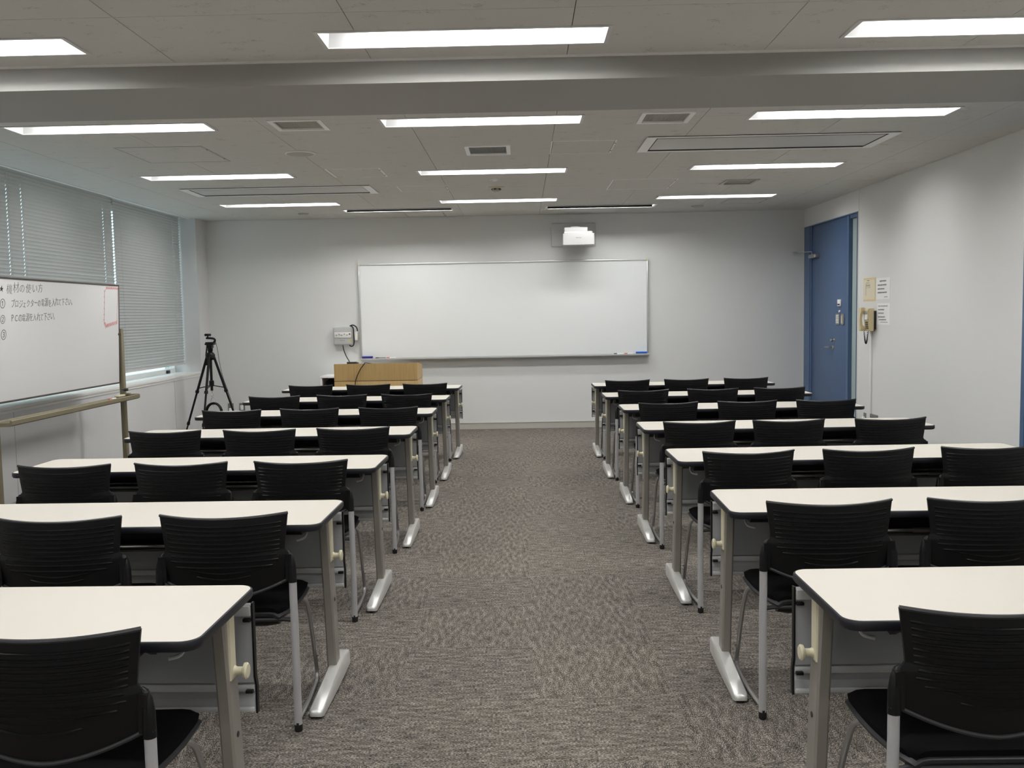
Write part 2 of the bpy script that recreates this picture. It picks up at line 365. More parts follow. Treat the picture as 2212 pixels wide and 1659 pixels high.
def board(x0, x1, y0, y1):
    xs = sorted({x0, x1} | {h[k] for h in HOLES for k in (0, 1) if x0 < h[k] < x1}); ys = sorted({y0, y1} | {h[k] for h in HOLES for k in (2, 3) if y0 < h[k] < y1})
    mb = MB(); n = 0
    def solid(i, j):
        if not (0 <= i < len(xs) - 1 and 0 <= j < len(ys) - 1): return False
        cx, cy = (xs[i] + xs[i + 1]) / 2, (ys[j] + ys[j + 1]) / 2
        return not any(h[0] < cx < h[1] and h[2] < cy < h[3] for h in HOLES)
    zb, zt = ZC, ZC + 0.012
    for i in range(len(xs) - 1):
        for j in range(len(ys) - 1):
            if not solid(i, j): continue
            a, b, c, e = xs[i], xs[i + 1], ys[j], ys[j + 1]; n += 1
            mb.add([(a, c, zb), (a, e, zb), (b, e, zb), (b, c, zb)], [(0, 1, 2, 3)]); mb.add([(a, c, zt), (b, c, zt), (b, e, zt), (a, e, zt)], [(0, 1, 2, 3)])
            for (di, dj, p, q) in ((-1, 0, (a, c), (a, e)), (1, 0, (b, e), (b, c)), (0, -1, (b, c), (a, c)), (0, 1, (a, e), (b, e))):
                if not solid(i + di, j + dj): mb.add([(p[0], p[1], zb), (q[0], q[1], zb), (q[0], q[1], zt), (p[0], p[1], zt)], [(0, 1, 2, 3)])
    return mb if n else None
TX, TG = 0.934, 0.0017
def seams(start, step, lo, hi):
    k = math.floor((lo - start) / step); out = []
    while start + k * step < hi:
        a, b = max(lo, start + k * step), min(hi, start + (k + 1) * step)
        if b - a > 0.01: out.append((a, b))
        k += 1
    return out
for (lo, hi, st) in ((YN, BEAM[0], 3.81), (BEAM[1], YB, 5.952)):
    for (y0, y1) in seams(st, 1.028, lo, hi):
        for (x0, x1) in seams(0.234, TX, XL if hi < 5 else XG + 0.03, XR):
            mb = board(x0 + TG, x1 - TG, y0 + TG, y1 - TG)
            if mb: obj('ceiling_board', mb, M_CEIL, ce)
    obj('joint_backing', MB().box(XG, XR, lo, hi, ZC + 0.013, ZC + 0.014) if False else MB().box(XL, XR, lo - 0.001, lo + 0.0005, ZC + 0.002, ZC + 0.012), M_SEAM, ce)
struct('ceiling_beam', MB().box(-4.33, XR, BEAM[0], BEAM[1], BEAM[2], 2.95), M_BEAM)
struct('trim_7', MB().box(XL, XR, BEAM[0] - 0.012, BEAM[0], ZC - 0.010, ZC), M_TRIM)
tag(bpy.data.objects['ceiling_beam'], 'painted ceiling beam crossing the room between light rows')

# ------------------------------------------------------------------ windows with blinds
NB = 3; BWID = (WY1 - WY0) / NB
for k in range(NB):
    y0, y1 = WY0 + k * BWID, WY0 + (k + 1) * BWID
    mb = MB(); xg = -4.30
    mb.box(xg - .03, xg + .03, y0, y0 + .03, .812, 2.66); mb.box(xg - .03, xg + .03, y1 - .03, y1, .812, 2.66)
    mb.box(xg - .03, xg + .03, y0 + .03, y1 - .03, .812, .862); mb.box(xg - .03, xg + .03, y0 + .03, y1 - .03, 2.60, 2.66)
    w = struct('window_%d' % (k + 1), mb, M_FRAMEW)
    obj('pane', MB().box(xg - .003, xg + .003, y0 + .03, y1 - .03, .862, 2.60), M_GLASS, w)
    mb = MB().rbox(xg + .03, xg + .05, y1 - .30, y1 - .22, .815, .85, .003); obj('latch', mb, M_PAN, w)

SP, SWD, TILT = 0.031, 0.0355, math.radians(65)
BX = -4.15
def slat_mesh(L, ladders):
    ys = sorted({0.0, L} | {c for q in ladders for c in (q - .0045, q + .0045)})
    prof = []
    for k in range(5):
        t = k / 4 - .5; prof.append((t * SWD, 0.003 * (1 - 4 * t * t)))
    def pt(k, y, dz):
        a, b = prof[k][0], prof[k][1] + dz
        return (a * math.cos(TILT) - b * math.sin(TILT), y, a * math.sin(TILT) + b * math.cos(TILT))
    mb = MB()
    for j in range(len(ys) - 1):
        hole = any(abs((ys[j] + ys[j + 1]) / 2 - q) < .003 for q in ladders)
        for k in range(4):
            if hole and k in (1, 2): continue
            vs = [pt(k, ys[j], 0), pt(k + 1, ys[j], 0), pt(k + 1, ys[j + 1], 0), pt(k, ys[j + 1], 0)]
            mb.add(vs, [(0, 1, 2, 3)], 0, True)
    return mb
BLIND = [(WY0 + .01, 9.405, (1.71, 1.93, 3.43), 'wide closed grey venetian blind rising behind the mobile whiteboard', .93),
         (9.437, WY1 - .012, (.12, 1.60), 'closed grey venetian blind nearest the front wall corner, by the tripod', .922)]
for (y0, y1, lad, lb, zb) in BLIND:
    SL = y1 - y0
    slat_me = slat_mesh(SL, lad if SL > 2 else lad[1:]).mesh('slat', M_SLAT, 80)
    b = thing('venetian_blind', lb, 'blind', (BX, y0, 0), group='venetian blinds on the window wall')
    for i in range(int((2.70 - zb) / SP)):
        o = bpy.data.objects.new('slat', slat_me); COL.objects.link(o); o.parent = b; o.location = (0, 0, zb + 0.02 + i * SP)
        o.rotation_euler = (random.uniform(-.0008, .0008), random.uniform(-.018, .018), 0)
    obj('bottom_rail', MB().rbox(-.012, .012, 0, SL, zb - .012, zb + .004, .003), M_SLAT, b)
    obj('head_rail', MB().box(-.02, .02, 0, SL, 2.70, 2.75), M_SLAT, b)
    for q in lad: obj('ladder_cord', MB().tube([(.019, q, zb), (.019, q, 2.70)], .0006, 5), M_SLAT, b)

# ------------------------------------------------------------------ ceiling lights
def make_light():
    r = thing('ceiling_light', 'x', 'ceiling light', (0, 0, ZC), group='recessed fluorescent ceiling lights')
    hx, hy = LW / 2, LD / 2
    obj('trim_frame', ring_rect(MB(), hx, hy, hx - .018, hy - .016, -.005, .003), mat('light_trim', (0.62, 0.62, 0.60), 0.4), r)
    mb = MB(); a, b, c, d_ = hx - .018, hy - .016, hx - .03, hy - .035
    lo = [(-a, -b, 0), (a, -b, 0), (a, b, 0), (-a, b, 0)]; hi = [(-c, -d_, .09), (c, -d_, .09), (c, d_, .09), (-c, d_, .09)]
    mb.add(lo + hi, [(0, 1, 5, 4), (1, 2, 6, 5), (2, 3, 7, 6), (3, 0, 4, 7), (4, 5, 6, 7)])
    lo2 = [(-a - .004, -b - .004, 0), (a + .004, -b - .004, 0), (a + .004, b + .004, 0), (-a - .004, b + .004, 0)]; hi2 = [(p[0] * 1.01, p[1] * 1.03, .095) for p in hi]
    mb.add(lo2 + hi2, [(0, 1, 5, 4), (1, 2, 6, 5), (2, 3, 7, 6), (3, 0, 4, 7), (4, 5, 6, 7)])
    rf = obj('reflector', mb, M_REFL, r)
    obj('lamp', MB().box(-.455, c - .085, -.082, .082, .058, .076), M_LAMP, r)
    st = obj('rating_label', MB().box(-.592, -.475, -.075, .07, .0876, .0890), M_STICK, rf)
    mb = MB()
    for q in range(7):
        yy = .055 - q * .018; L = random.uniform(.04, .09); mb.box(-.585, -.585 + L, yy - .003, yy + .002, .0868, .0876)
    mb.box(-.50, -.49, -.065, -.05, .0868, .0876)
    obj('label_print', mb, M_INKG, rf)
    for s in (-.605, c - .05):
        obj('lamp_holder', MB().rbox(s - .012, s + .03, -.05, .05, .062, .088, .003), M_WHITE, r)
    return r
L0 = tree_of(make_light())
colname = ('window-side column', 'middle column', 'door-side column'); rowname = ('nearest row, before the beam', 'second row, just past the beam', 'third row from the camera', 'row closest to the front wall')
first = True
for ri, y in enumerate(LROWS + LBACK):
    for ci, x in enumerate(LCOLS):
        o = L0[0] if first else copy_tree(L0); first = False
        o.location = (x, y, ZC)
        if ri < 4: o['label'] = 'lit recessed ceiling light, %s, %s' % (rowname[ri], colname[ci])
        else: o['label'] = 'lit recessed ceiling light, %s row behind the camera, %s' % (('first', 'second', 'third')[ri - 4], colname[ci])

# ------------------------------------------------------------------ ceiling vents, diffusers, slots, hatches, speakers, detectors
VL = ['square return vent just past the beam, left of the middle light', 'square return vent just past the beam, right of the middle light', 'square white-framed vent alone in the ceiling centre', 'beige square grille in the ceiling near the door']
for k, (x, y, w, d_) in enumerate(VENTS):
    t = thing('ceiling_vent', VL[k], 'vent', (x, y, ZC), group='square ceiling vents')
    fr = M_FRAMEW if k < 3 else M_GRILLEB
    obj('frame', ring_rect(MB(), w / 2, d_ / 2, w / 2 - .03, d_ / 2 - .03, -.007, .004), fr, t)
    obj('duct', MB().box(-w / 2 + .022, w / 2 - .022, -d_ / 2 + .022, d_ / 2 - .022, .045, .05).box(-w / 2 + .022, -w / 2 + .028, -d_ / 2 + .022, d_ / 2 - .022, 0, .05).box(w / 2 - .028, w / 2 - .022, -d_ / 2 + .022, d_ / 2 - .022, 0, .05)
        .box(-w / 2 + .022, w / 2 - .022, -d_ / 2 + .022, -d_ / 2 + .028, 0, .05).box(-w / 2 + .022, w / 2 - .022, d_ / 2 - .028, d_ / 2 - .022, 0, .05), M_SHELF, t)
    g = MB(); n = 26
    g.box(-w / 2 + .032, w / 2 - .032, -d_ / 2 + (.085 if k < 2 else .034), d_ / 2 - .034, .012, .014)  # panel held back on the first two: dark strip imitates the frame's shadow
    for i in range(n):
        xx = -w / 2 + .03 + (w - .06) * (i + .5) / n; g.box(xx - .0032, xx + .0032, -d_ / 2 + .03, d_ / 2 - .03, .004, .009)
    for i in range(n):
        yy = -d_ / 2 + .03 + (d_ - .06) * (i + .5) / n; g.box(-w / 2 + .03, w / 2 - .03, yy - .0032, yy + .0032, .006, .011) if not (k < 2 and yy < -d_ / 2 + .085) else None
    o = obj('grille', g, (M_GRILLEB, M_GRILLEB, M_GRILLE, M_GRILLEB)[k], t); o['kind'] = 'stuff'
DL = ['long white slot diffuser in the ceiling on the door side', 'long white slot diffuser in the ceiling on the window side']
for k, (x, y, w, d_) in enumerate(DIFF):
    t = thing('air_diffuser', DL[k], 'air diffuser', (x, y, ZC), group='long ceiling air diffusers')
    obj('frame', ring_rect(MB(), w / 2, d_ / 2, w / 2 - .075, d_ / 2 - .035, -.008, -.005), M_FRAMEW, t)
    obj('slot_liner', ring_rect(MB(), w / 2 - .01, d_ / 2 - .01, w / 2 - .076, d_ / 2 - .036, -.005, .06).box(-w / 2 + .088, w / 2 - .088, -d_ / 2 + .082, d_ / 2 - .082, -.001, .06), M_SEAM, t)
    obj('duct', MB().box(-w / 2 + .025, w / 2 - .025, -d_ / 2 + .025, d_ / 2 - .025, .09, .095).box(-w / 2 + .07, w / 2 - .07, -d_ / 2 + .022, -d_ / 2 + .03, .004, .09).box(-w / 2 + .07, w / 2 - .07, d_ / 2 - .03, d_ / 2 - .022, .004, .09), M_SEAM, t)
    obj('centre_plate', MB().rbox(-w / 2 + .085, w / 2 - .085, -d_ / 2 + .080, d_ / 2 - .080, -.0045, -.0008, .001), mat('diffuser_plate', (0.56, 0.555, 0.54), 0.5), t)
    for s in (-1, 1):
        yy = s * (d_ / 2 - .065); obj('vane', MB().box(-w / 2 + .08, w / 2 - .08, yy - .002, yy + .002, .012, .05), M_GREYMET, t)
SLB = ['narrow slot wall-washer lamp by the front wall, left of the projector', 'narrow slot wall-washer lamp by the front wall, right above the projector']
for k, (x, y, w, d_) in enumerate(SLOT):
    t = thing('slot_lamp', SLB[k], 'ceiling lamp', (x, y, ZC), group='slot wall-washer lamps at the front')
    obj('frame', ring_rect(MB(), w / 2, d_ / 2, w / 2 - .022, d_ / 2 - .022, -.006, -.004), M_FRAMEW, t)
    mb = MB(); a, b = w / 2 - .022, d_ / 2 - .022
    mb.box(-a, a, b, b + .004, -.004, .14).box(-a, a, -b - .004, -b, -.004, .14).box(-a, a, -b, b, .14, .144)
    obj('housing', mb, mat('matt_black_baffle', (0.003, 0.003, 0.003), 1.0, spec=0.0), t)
    obj('lamp', MB().box(-a + .04, a - .04, -b + .012, -b + .102, .074, .092), M_WASH, t)
    for s in (-1, 1): obj('end_plate', MB().prism([(-b, 0.0), (b, 0.0), (b, .14), (-b, .05)], s * (a - .002) - .002, s * (a - .002) + .002, 'X'), M_WHITE, t)
HATCH = [(-2.565, 6.93, .63, .65, 'ceiling access hatch near the window, below the second light row'), (0.465, 6.96, .47, .52, 'ceiling access hatch beside the central square vent'), (1.17, 9.02, .61, .68, 'ceiling access hatch between the third and front light rows, right of centre'),
         (-1.39, 7.96, .46, .47, 'ceiling access hatch with pale side strips, left of the third middle light'), (-1.16, 11.33, .49, .42, 'small grey-edged ceiling hatch right against the front wall'), (-.935, 9.02, .47, .38, 'faint ceiling access hatch left of the smoke detector'), (2.535, 10.60, .45, .42, 'ceiling access hatch by the front right light')]
for k, (x, y, w, d_, lb) in enumerate(HATCH):
    t = thing('ceiling_hatch', lb, 'access hatch', (x, y, ZC), group='ceiling access hatches')
    f = .010 if k not in (3, 4) else .018
    mb = MB(); ring_rect(mb, w / 2, d_ / 2, w / 2 - f, d_ / 2 - .006, -.003, 0.001)
    obj('frame', mb, M_FRAMEW if k in (1, 2, 3, 5) else M_GREYMET, t)
    obj('hatch_panel', MB().box(-w / 2 + f + .004, w / 2 - f - .004, -d_ / 2 + .009, d_ / 2 - .009, -.0022, .001), M_CEIL, t)
    obj('shadow_gap', MB().box(-w / 2 + f, w / 2 - f, -d_ / 2 + .006, d_ / 2 - .006, -.0006, .0008), M_SEAM, t)
    for s in (-.5, .5): obj('screw', MB().lathe([(.006, -.005), (.006, -.003)], 8, at=(w / 2 - f / 2, s * d_ * .6, 0)), M_PAN, t)
for x, y, r, lb in ((-1.635, 6.965, .115, 'large round beige ceiling speaker near the second left light'), (-2.56, 10.95, .062, 'small round beige ceiling speaker near the front left corner'), (2.08, 10.97, .07, 'small round beige ceiling speaker near the front right light')):
    t = thing('ceiling_speaker', lb, 'speaker', (x, y, ZC), group='round ceiling speakers')
    obj('rim', MB().lathe([(r, 0), (r, -.006), (r * .9, -.012), (r * .88, -.008), (r * .88, 0)], 32), M_GRILLEB if r < .1 else M_TRIM, t)
    obj('speaker_grille', MB().lathe([(r * .88, -.008), (r * .5, -.013), (0, -.015)], 32), M_GRILLEB, t)
t = thing('smoke_detector', 'small beige smoke detector in the ceiling centre', 'smoke detector', (-.23, 9.02, ZC))
obj('base', MB().lathe([(.075, 0), (.075, -.008), (.055, -.014), (0, -.014)], 24), M_CREAM, t)
obj('sensing_head', MB().lathe([(.045, -.014), (.042, -.034), (.03, -.042), (0, -.043)], 20), M_GRILLEB, t)
for q in range(6):
    a = q * PI / 3 + .3; obj('intake_slot', MB().rbox(-.012, .012, -.002, .002, -.030, -.019, .001), M_SEAM, t, (.0445 * math.cos(a), .0445 * math.sin(a), 0), (0, 0, a + PI / 2))
t = thing('occupancy_sensor', 'tiny white round sensor behind the third middle light', 'sensor', (-.23, 8.50, ZC))
obj('base', MB().lathe([(.045, 0), (.045, -.006), (.0, -.006)], 20), M_TRIM, t); obj('lens', MB().lathe([(.028, -.006), (.024, -.016), (0, -.02)], 16), M_WHITE, t)

# ------------------------------------------------------------------ doors on the right wall
def door(n, y0, y1, leaf0, leaf1, side):
    xw, xd = XR - .006, XR + .035
    mb = MB()
    mb.box(xw, XR + .12, y0, y0 + .014, 0, DZ); mb.box(xw, XR + .12, leaf1, y1, 0, DZ); mb.box(xw, XR + .12, y0 + .014, leaf1, DZ - .012, DZ)
    if side: mb.box(xw + .004, XR + .12, leaf0 - .06, leaf0, 0, DZ - .012)
    r = struct('door_%d' % n, mb, M_BLUED)
    lf = obj('leaf', MB().rbox(xd - .02, xd + .02, leaf0 + .003, leaf1 - .003, .008, DZ - .013, .002), M_BLUE, r)
    return r, lf, xd - .02
d1, lf, xf = door(1, D1[0], D1[1], 10.10, 11.38, True)
obj('jamb_step', MB().box(XR + .002, XR + .05, 11.335, 11.38, 0, DZ - .014), M_BLUE, d1)
obj('side_pane', MB().box(XR + .040, XR + .046, D1[0] + .014, 10.04, .04, DZ - .03).box(XR + .01, XR + .11, D1[0] + .014, 10.04, DZ - .05, DZ - .012, 1), [M_GLASSF, M_BLUED], d1)
obj('side_sill', MB().box(XR + .01, XR + .11, D1[0] + .014, 10.04, 0, .04), M_BLUED, d1)
bk = MB().box(XR + .12, XR + .14, D1[0], D1[1], 0, DZ); obj('closing_panel', bk, M_BLUED, d1)
cl = obj('door_closer', MB().rbox(xf - .055, xf, 11.08, 11.33, 2.055, 2.10, .006), M_STEEL, lf)
obj('closer_arm', MB().tube([(xf - .028, 11.27, 2.105), (xf - .028, 11.27, 2.135), (xf - .13, 11.58, 2.145)], .006, 8).rbox(xf - .17, xf - .11, 11.54, 11.61, 2.135, 2.155, .004), M_STEEL, lf)
obj('indicator_plate', MB().rbox(xf - .016, xf, 10.30, 10.40, 1.47, 1.545, .004).box(xf - .017, xf - .016, 10.315, 10.385, 1.482, 1.497, 1), [M_WHITE, M_INK], lf)
obj('round_button', MB().lathe([(.016, 0), (.016, -.008), (.012, -.014), (0, -.015)], 16, 'X', (xf, 10.35, 1.412)), M_WHITE, lf)
kp = obj('keypad', MB().rbox(xf - .014, xf, 10.34, 10.45, 1.265, 1.385, .003), M_STEEL, lf)
kb = MB()
for i in range(3):
    for j in range(4): kb.rbox(xf - .018, xf - .013, 10.355 + i * .03, 10.378 + i * .03, 1.282 + j * .024, 1.30 + j * .024, .002)
obj('key_buttons', kb, M_WHITE, lf)
obj('bolt_case', MB().rbox(xf - .014, xf, 10.20, 10.285, 1.265, 1.385, .003).box(xf - .02, xf - .014, 10.225, 10.26, 1.285, 1.365, 1), [M_STEEL, M_CREAM], lf)
obj('lock_knob', MB().lathe([(.026, 0), (.026, -.006), (.015, -.01), (.018, -.035), (.014, -.042), (0, -.043)], 18, 'X', (xf, 10.53, 1.085)), M_STEEL, lf)
obj('handle', MB().lathe([(.026, 0), (.024, -.01), (.011, -.014), (.011, -.05)], 18, 'X', (xf, 10.56, 1.005)).tube([(xf - .047, 10.56, 1.005), (xf - .052, 10.60, 1.005), (xf - .05, 10.70, 1.003)], [.010, .010, .008], 10), M_STEEL, lf)
d2, lf2, xf2 = door(2, D2[0], D2[1], D2[0] + .03, D2[1] - .05, False)
obj('closing_panel', MB().box(XR + .12, XR + .14, D2[0], D2[1], 0, DZ), M_BLUED, d2)
obj('handle', MB().lathe([(.026, 0), (.024, -.01), (.011, -.014), (.011, -.05)], 18, 'X', (xf2, 5.70, 1.005)).tube([(xf2 - .047, 5.70, 1.005), (xf2 - .05, 5.84, 1.003)], .009, 10), M_STEEL, lf2)

# ------------------------------------------------------------------ things on the right wall
def print_lines(mb, x, rows, seed):
    rnd = random.Random(seed)
    for (ya, yb, z, h) in rows:                # ya > yb : reading direction runs towards the camera
        y = ya
        while y > yb:
            w = rnd.uniform(.006, .016); mb.box(x - .0008, x, max(y - w, yb), y, z - h / 2 * rnd.uniform(.7, 1), z + h / 2 * rnd.uniform(.7, 1)); y -= w + rnd.uniform(.001, .004)
def paper(label, y0, y1, z0, z1, m, rows, margin=None, seed=1):
    t = thing('wall_notice', label, 'notice', (XR, (y0 + y1) / 2, z0), group='notices taped by the door')
    k = (y0 + y1) / 2
    def box(a, b, c, e, x0, x1): return MB().box(x0, x1, a - k, b - k, c - z0, e - z0)
    if margin:
        obj('backing_sheet', box(y0, y1, z0, z1, -.002, 0), margin[0], t); q = margin[1]
        obj('sheet', box(y0 + q, y1 - q * .4, z0 + q, z1 - q, -.003, -.002), m, t); xs = -.003
    else:
        obj('sheet', box(y0, y1, z0, z1, -.0015, 0), m, t); xs = -.0015
    mb = MB(); print_lines(mb, xs, [(a - k, b - k, z - z0, h) for a, b, z, h in rows], seed)
    obj('printed_text', mb, M_INKG, t); return t
t = paper('yellowed notice sheet with a small diagram, above the telephone', 9.275, 9.60, 1.512, 1.75, M_PAPERC, [(9.50, 9.44, 1.722, .008), (9.53, 9.44, 1.70, .005)], (M_PAPERY, .02), 3)
mb = MB(); kk = (9.275 + 9.60) / 2
for a, b, c, e in ((9.42, 9.53, 1.683, 1.686), (9.42, 9.53, 1.648, 1.651), (9.525, 9.53, 1.57, 1.69), (9.42, 9.424, 1.648, 1.686), (9.43, 9.52, 1.666, 1.674)): mb.box(-.004, -.003, a - kk, b - kk, c - 1.512, e - 1.512)
obj('diagram', mb, M_INKG, t)
paper('white printed notice right of the yellowed sheet, upper of two', 8.915, 9.255, 1.528, 1.738, M_PAPER, [(9.17, 9.01, 1.706, .014), (9.22, 9.00, 1.668, .014), (9.22, 9.05, 1.630, .013), (9.22, 8.99, 1.594, .014), (9.05, 8.97, 1.549, .007)], None, 5)
paper('white printed notice beside the telephone, lower of two', 8.908, 9.233, 1.28, 1.49, M_PAPER, [(9.20, 8.96, 1.462, .009), (9.20, 9.05, 1.426, .012), (9.20, 9.06, 1.392, .012), (9.20, 9.03, 1.355, .012), (9.18, 9.00, 1.328, .012), (9.14, 8.96, 1.304, .006)], None, 8)
t = thing('wall_telephone', 'cream wall telephone with handset and short black coiled cord', 'telephone', (XR, 9.305, 1.215))
obj('wall_bracket', MB().rbox(-.03, 0, -.06, .07, .02, .20, .004), M_PAN, t)
bd = obj('body', MB().loft([[(-.03, -.07, z), (-.03, .075, z), (-.03 - q * .75, .075, z), (-.03 - q, .055, z), (-.03 - q, -.065, z), (-.03 - q * .75, -.07, z)] for z, q in ((0, .030), (.006, .042), (.12, .05), (.205, .062), (.225, .05))], smooth=False), M_PHONE, t)
obj('dial_panel', MB().add([(-.0745, -.06, .012), (-.0745, .012, .012), (-.085, .012, .13), (-.085, -.06, .13)], [(0, 1, 2, 3)]).add([(-.07, -.06, .012), (-.07, .012, .012), (-.08, .012, .13), (-.08, -.06, .13)], [(0, 1, 2, 3)]), M_PHONE, bd)
for i in range(3):
    for j in range(4):
        y_, z_ = -.05 + i * .022, .024 + j * .019; xx = -.0755 - (z_ - .012) * .089
        obj('button', MB().rbox(xx - .004, xx + .002, y_, y_ + .016, z_, z_ + .012, .0015), M_PAN, bd)
obj('number_card', MB().box(-.0925, -.084, -.055, .008, .115, .165), M_PAPER, bd)
obj('hook_plate', MB().rbox(-.098, -.085, -.055, .005, .17, .205, .003), M_STEEL, bd)
hs = obj('handset', MB().loft([[(-.09 - a, .034 - b, z), (-.09 - a, .074 + b * .3, z), (-.09 - a - w, .074 + b * .3, z), (-.09 - a - w, .034 - b, z)] for z, a, b, w in ((.0, -.005, .006, .03), (.008, -.008, .012, .042), (.045, -.006, .012, .042), (.06, .012, 0, .026), (.12, .02, 0, .022), (.17, .012, 0, .026), (.185, -.006, .012, .042), (.225, -.008, .012, .042), (.235, -.002, .006, .03))], smooth=True), M_PHONE, t)
pts = []
for k in range(140):
    u = k / 139; a = u * 2 * PI * 26; cx, cz, cy = -.06, 0, 0
    yy = .075 - .095 * u; zz = -.125 * math.sin(PI * u) ** .8 if 0 < u < 1 else 0
    pts.append((-.07 + .006 * math.cos(a), yy + .003 * math.sin(a), zz + .006 * math.sin(a)))
obj('cord', MB().tube(pts, .0028, 5), M_BLACK, t)
t = thing('cable_raceway', 'white vertical cable raceway running down below the telephone', 'raceway', (XR, 9.36, 0.0))
obj('cover', MB().rbox(-.016, 0, -.018, .018, .0, 1.215, .003), M_TRIM, t); obj('end_box', MB().rbox(-.02, 0, -.19, -.018, .335, .375, .003), M_GRILLE, t)
t = thing('wall_outlet', 'grey wall outlet low on the right wall by the raceway', 'outlet', (XR, 9.52, .25), group='wall outlets')
obj('plate', MB().rbox(-.006, 0, -.035, .035, 0, .115, .003), M_GRILLE, t); obj('plug', MB().rbox(-.03, -.006, -.014, .014, .03, .075, .004), M_WHITE, t)
for k, (x, lb) in enumerate(((-3.725, 'grey wall outlet by the tripod, closer to the corner'), (-3.58, 'grey wall outlet by the tripod, farther from the corner'))):
    t = thing('wall_outlet', lb, 'outlet', (x, YB, .268), group='wall outlets')
    obj('plate', MB().rbox(-.036, .036, -.006, 0, 0, .115, .003), M_GRILLE, t)
    obj('plug', MB().rbox(-.018, .018, -.03, -.006, .0 + .03 * k, .055 + .035 * k, .005), M_WHITE, t)

# ------------------------------------------------------------------ front whiteboard
WX0, WX1, WZ0, WZ1 = -2.045, 1.578, 0.915, 2.107
t = thing('whiteboard', 'large wide whiteboard mounted on the front wall', 'whiteboard', ((WX0 + WX1) / 2, YB, WZ0))
cx = (WX0 + WX1) / 2; hw, H = (WX1 - WX0) / 2, WZ1 - WZ0
obj('board_surface', MB().box(-hw + .018, hw - .018, -.032, 0, .015, H - .018), M_BOARD, t)
for nm, b in (('top_rail', (-hw + .02, hw - .02, -.04, 0, H - .022, H)), ('side_rail', (-hw, -hw + .02, -.04, 0, .02, H - .02)), ('side_rail', (hw - .02, hw, -.04, 0, .02, H - .02))):
    obj(nm, MB().rbox(*b, .004), M_ALU, t)
for s in (-1, 1): obj('corner_cap', MB().rbox(min(s * (hw + .002), s * (hw - .026)), max(s * (hw + .002), s * (hw - .026)), -.045, 0, H - .026, H + .002, .004), M_CREAM, t)
tr = obj('tray', MB().prism([(-.10, -.004), (-.10, .008), (-.094, .012), (-.09, .004), (-.03, .004), (-.03, .02), (0, .02), (0, -.012), (-.085, -.012)], -hw, hw, 'X'), M_ALU, t)
for s in (-1, 1): obj('tray_cap', MB().rbox(min(s * hw, s * (hw + .006)), max(s * hw, s * (hw + .006)), -.1, 0, -.014, .02, .002), M_CREAM, tr)
TZ = WZ0 + .0046
def eraser(x, m, lb, w=.135):
    t = thing('eraser', lb, 'eraser', (x, YB - .065, TZ), group='whiteboard erasers')
    obj('grip', MB().rbox(-w / 2, w / 2, -.022, .022, .014, .034, .008, 3), m, t); obj('felt', MB().box(-w / 2 + .003, w / 2 - .003, -.02, .02, 0, .014), m, t)
eraser(-1.955, M_ERB, 'navy blue eraser at the left end of the whiteboard tray'); eraser(1.485, M_ERC, 'bright blue eraser at the right end of the whiteboard tray', .14)
def marker(x, y, z, L, m, lb, rz=0, body=None, tilt=0):
    t = thing('marker_pen', lb, 'marker', (x, y, z + .009), rz, group='whiteboard markers')
    obj('barrel', MB().lathe([(.006, -L / 2), (.008, -L / 2 + .004), (.008, L * .18)], 12, 'X'), body or M_WHITE, t)
    obj('cap', MB().lathe([(.0088, L * .18), (.0088, L / 2 - .004), (.005, L / 2)], 12, 'X'), m, t)
marker(-1.79, YB - .065, TZ, .13, M_INK, 'black-capped marker next to the navy eraser on the tray', PI, M_INKG)
marker(-1.655, YB - .065, TZ, .12, M_RED, 'red-capped marker on the whiteboard tray, left end', PI)
marker(1.20, YB - .065, TZ, .12, M_INK, 'black-capped marker on the whiteboard tray, right end', PI)
marker(1.33, YB - .06, TZ, .11, M_RED, 'red-capped marker on the tray next to the bright blue eraser', PI)

# ------------------------------------------------------------------ projector and its control box
M_PROJ = mat('projector_casing', (0.50, 0.50, 0.495), 0.4)
t = thing('projector', 'white short-throw projector on a grey wall plate above the whiteboard', 'projector', (.657, YB, 2.278))
obj('wall_plate', MB().rbox(-.277, .277, -.035, 0, 0, .285, .012, 3), mat('plate_grey', (.60, .60, .61), .4, .1), t)
obj('mount_arm', MB().rbox(-.132, .153, -.37, -.03, .135, .205, .012, 3).rbox(-.05, .06, -.36, -.06, .20, .213, .006), M_PROJ, t)
pb = obj('body', MB().loft([[(.035 + sx * w, y, zc + sz * h) for sx, sz in ((-1, -.88), (-.985, -.97), (-.95, -1), (.95, -1), (.985, -.97), (1, -.88), (1, .88), (.985, .97), (.95, 1), (-.95, 1), (-.985, .97), (-1, .88))] for y, w, h, zc in ((-.47, .184, .064, .052), (-.462, .190, .070, .052), (-.30, .190, .070, .052), (-.12, .182, .060, .055), (-.10, .176, .055, .055))], smooth=True), M_PROJ, t)
obj('top_cover', MB().rbox(-.140, .205, -.44, -.13, .115, .150, .012, 3), M_PROJ, pb)
obj('lens_window', MB().box(-.06, .13, -.23, -.14, .149, .153), M_BLACK, pb)
put_text('lettering', 'EPSON', .022, M_INKG, pb, (.035, -.4705, .062), (1, 0, 0), (0, 0, 1), align='CENTER')
t = thing('control_box', 'white wall-mounted control box with a button strip, left of the whiteboard', 'control box', (-2.25, YB, 1.105))
obj('case', MB().rbox(-.122, .122, -.085, 0, 0, .222, .014, 3), M_PROJ, t)
obj('button_strip', MB().rbox(-.108, .103, -.094, -.08, .085, .155, .005), M_TRIM, t)
for q in range(6): obj('button', MB().rbox(-.09 + q * .033, -.072 + q * .033, -.098, -.092, .112 + (q % 2) * .012, .128 + (q % 2) * .012, .002), M_PAN if q == 5 else M_GREYMET, t)
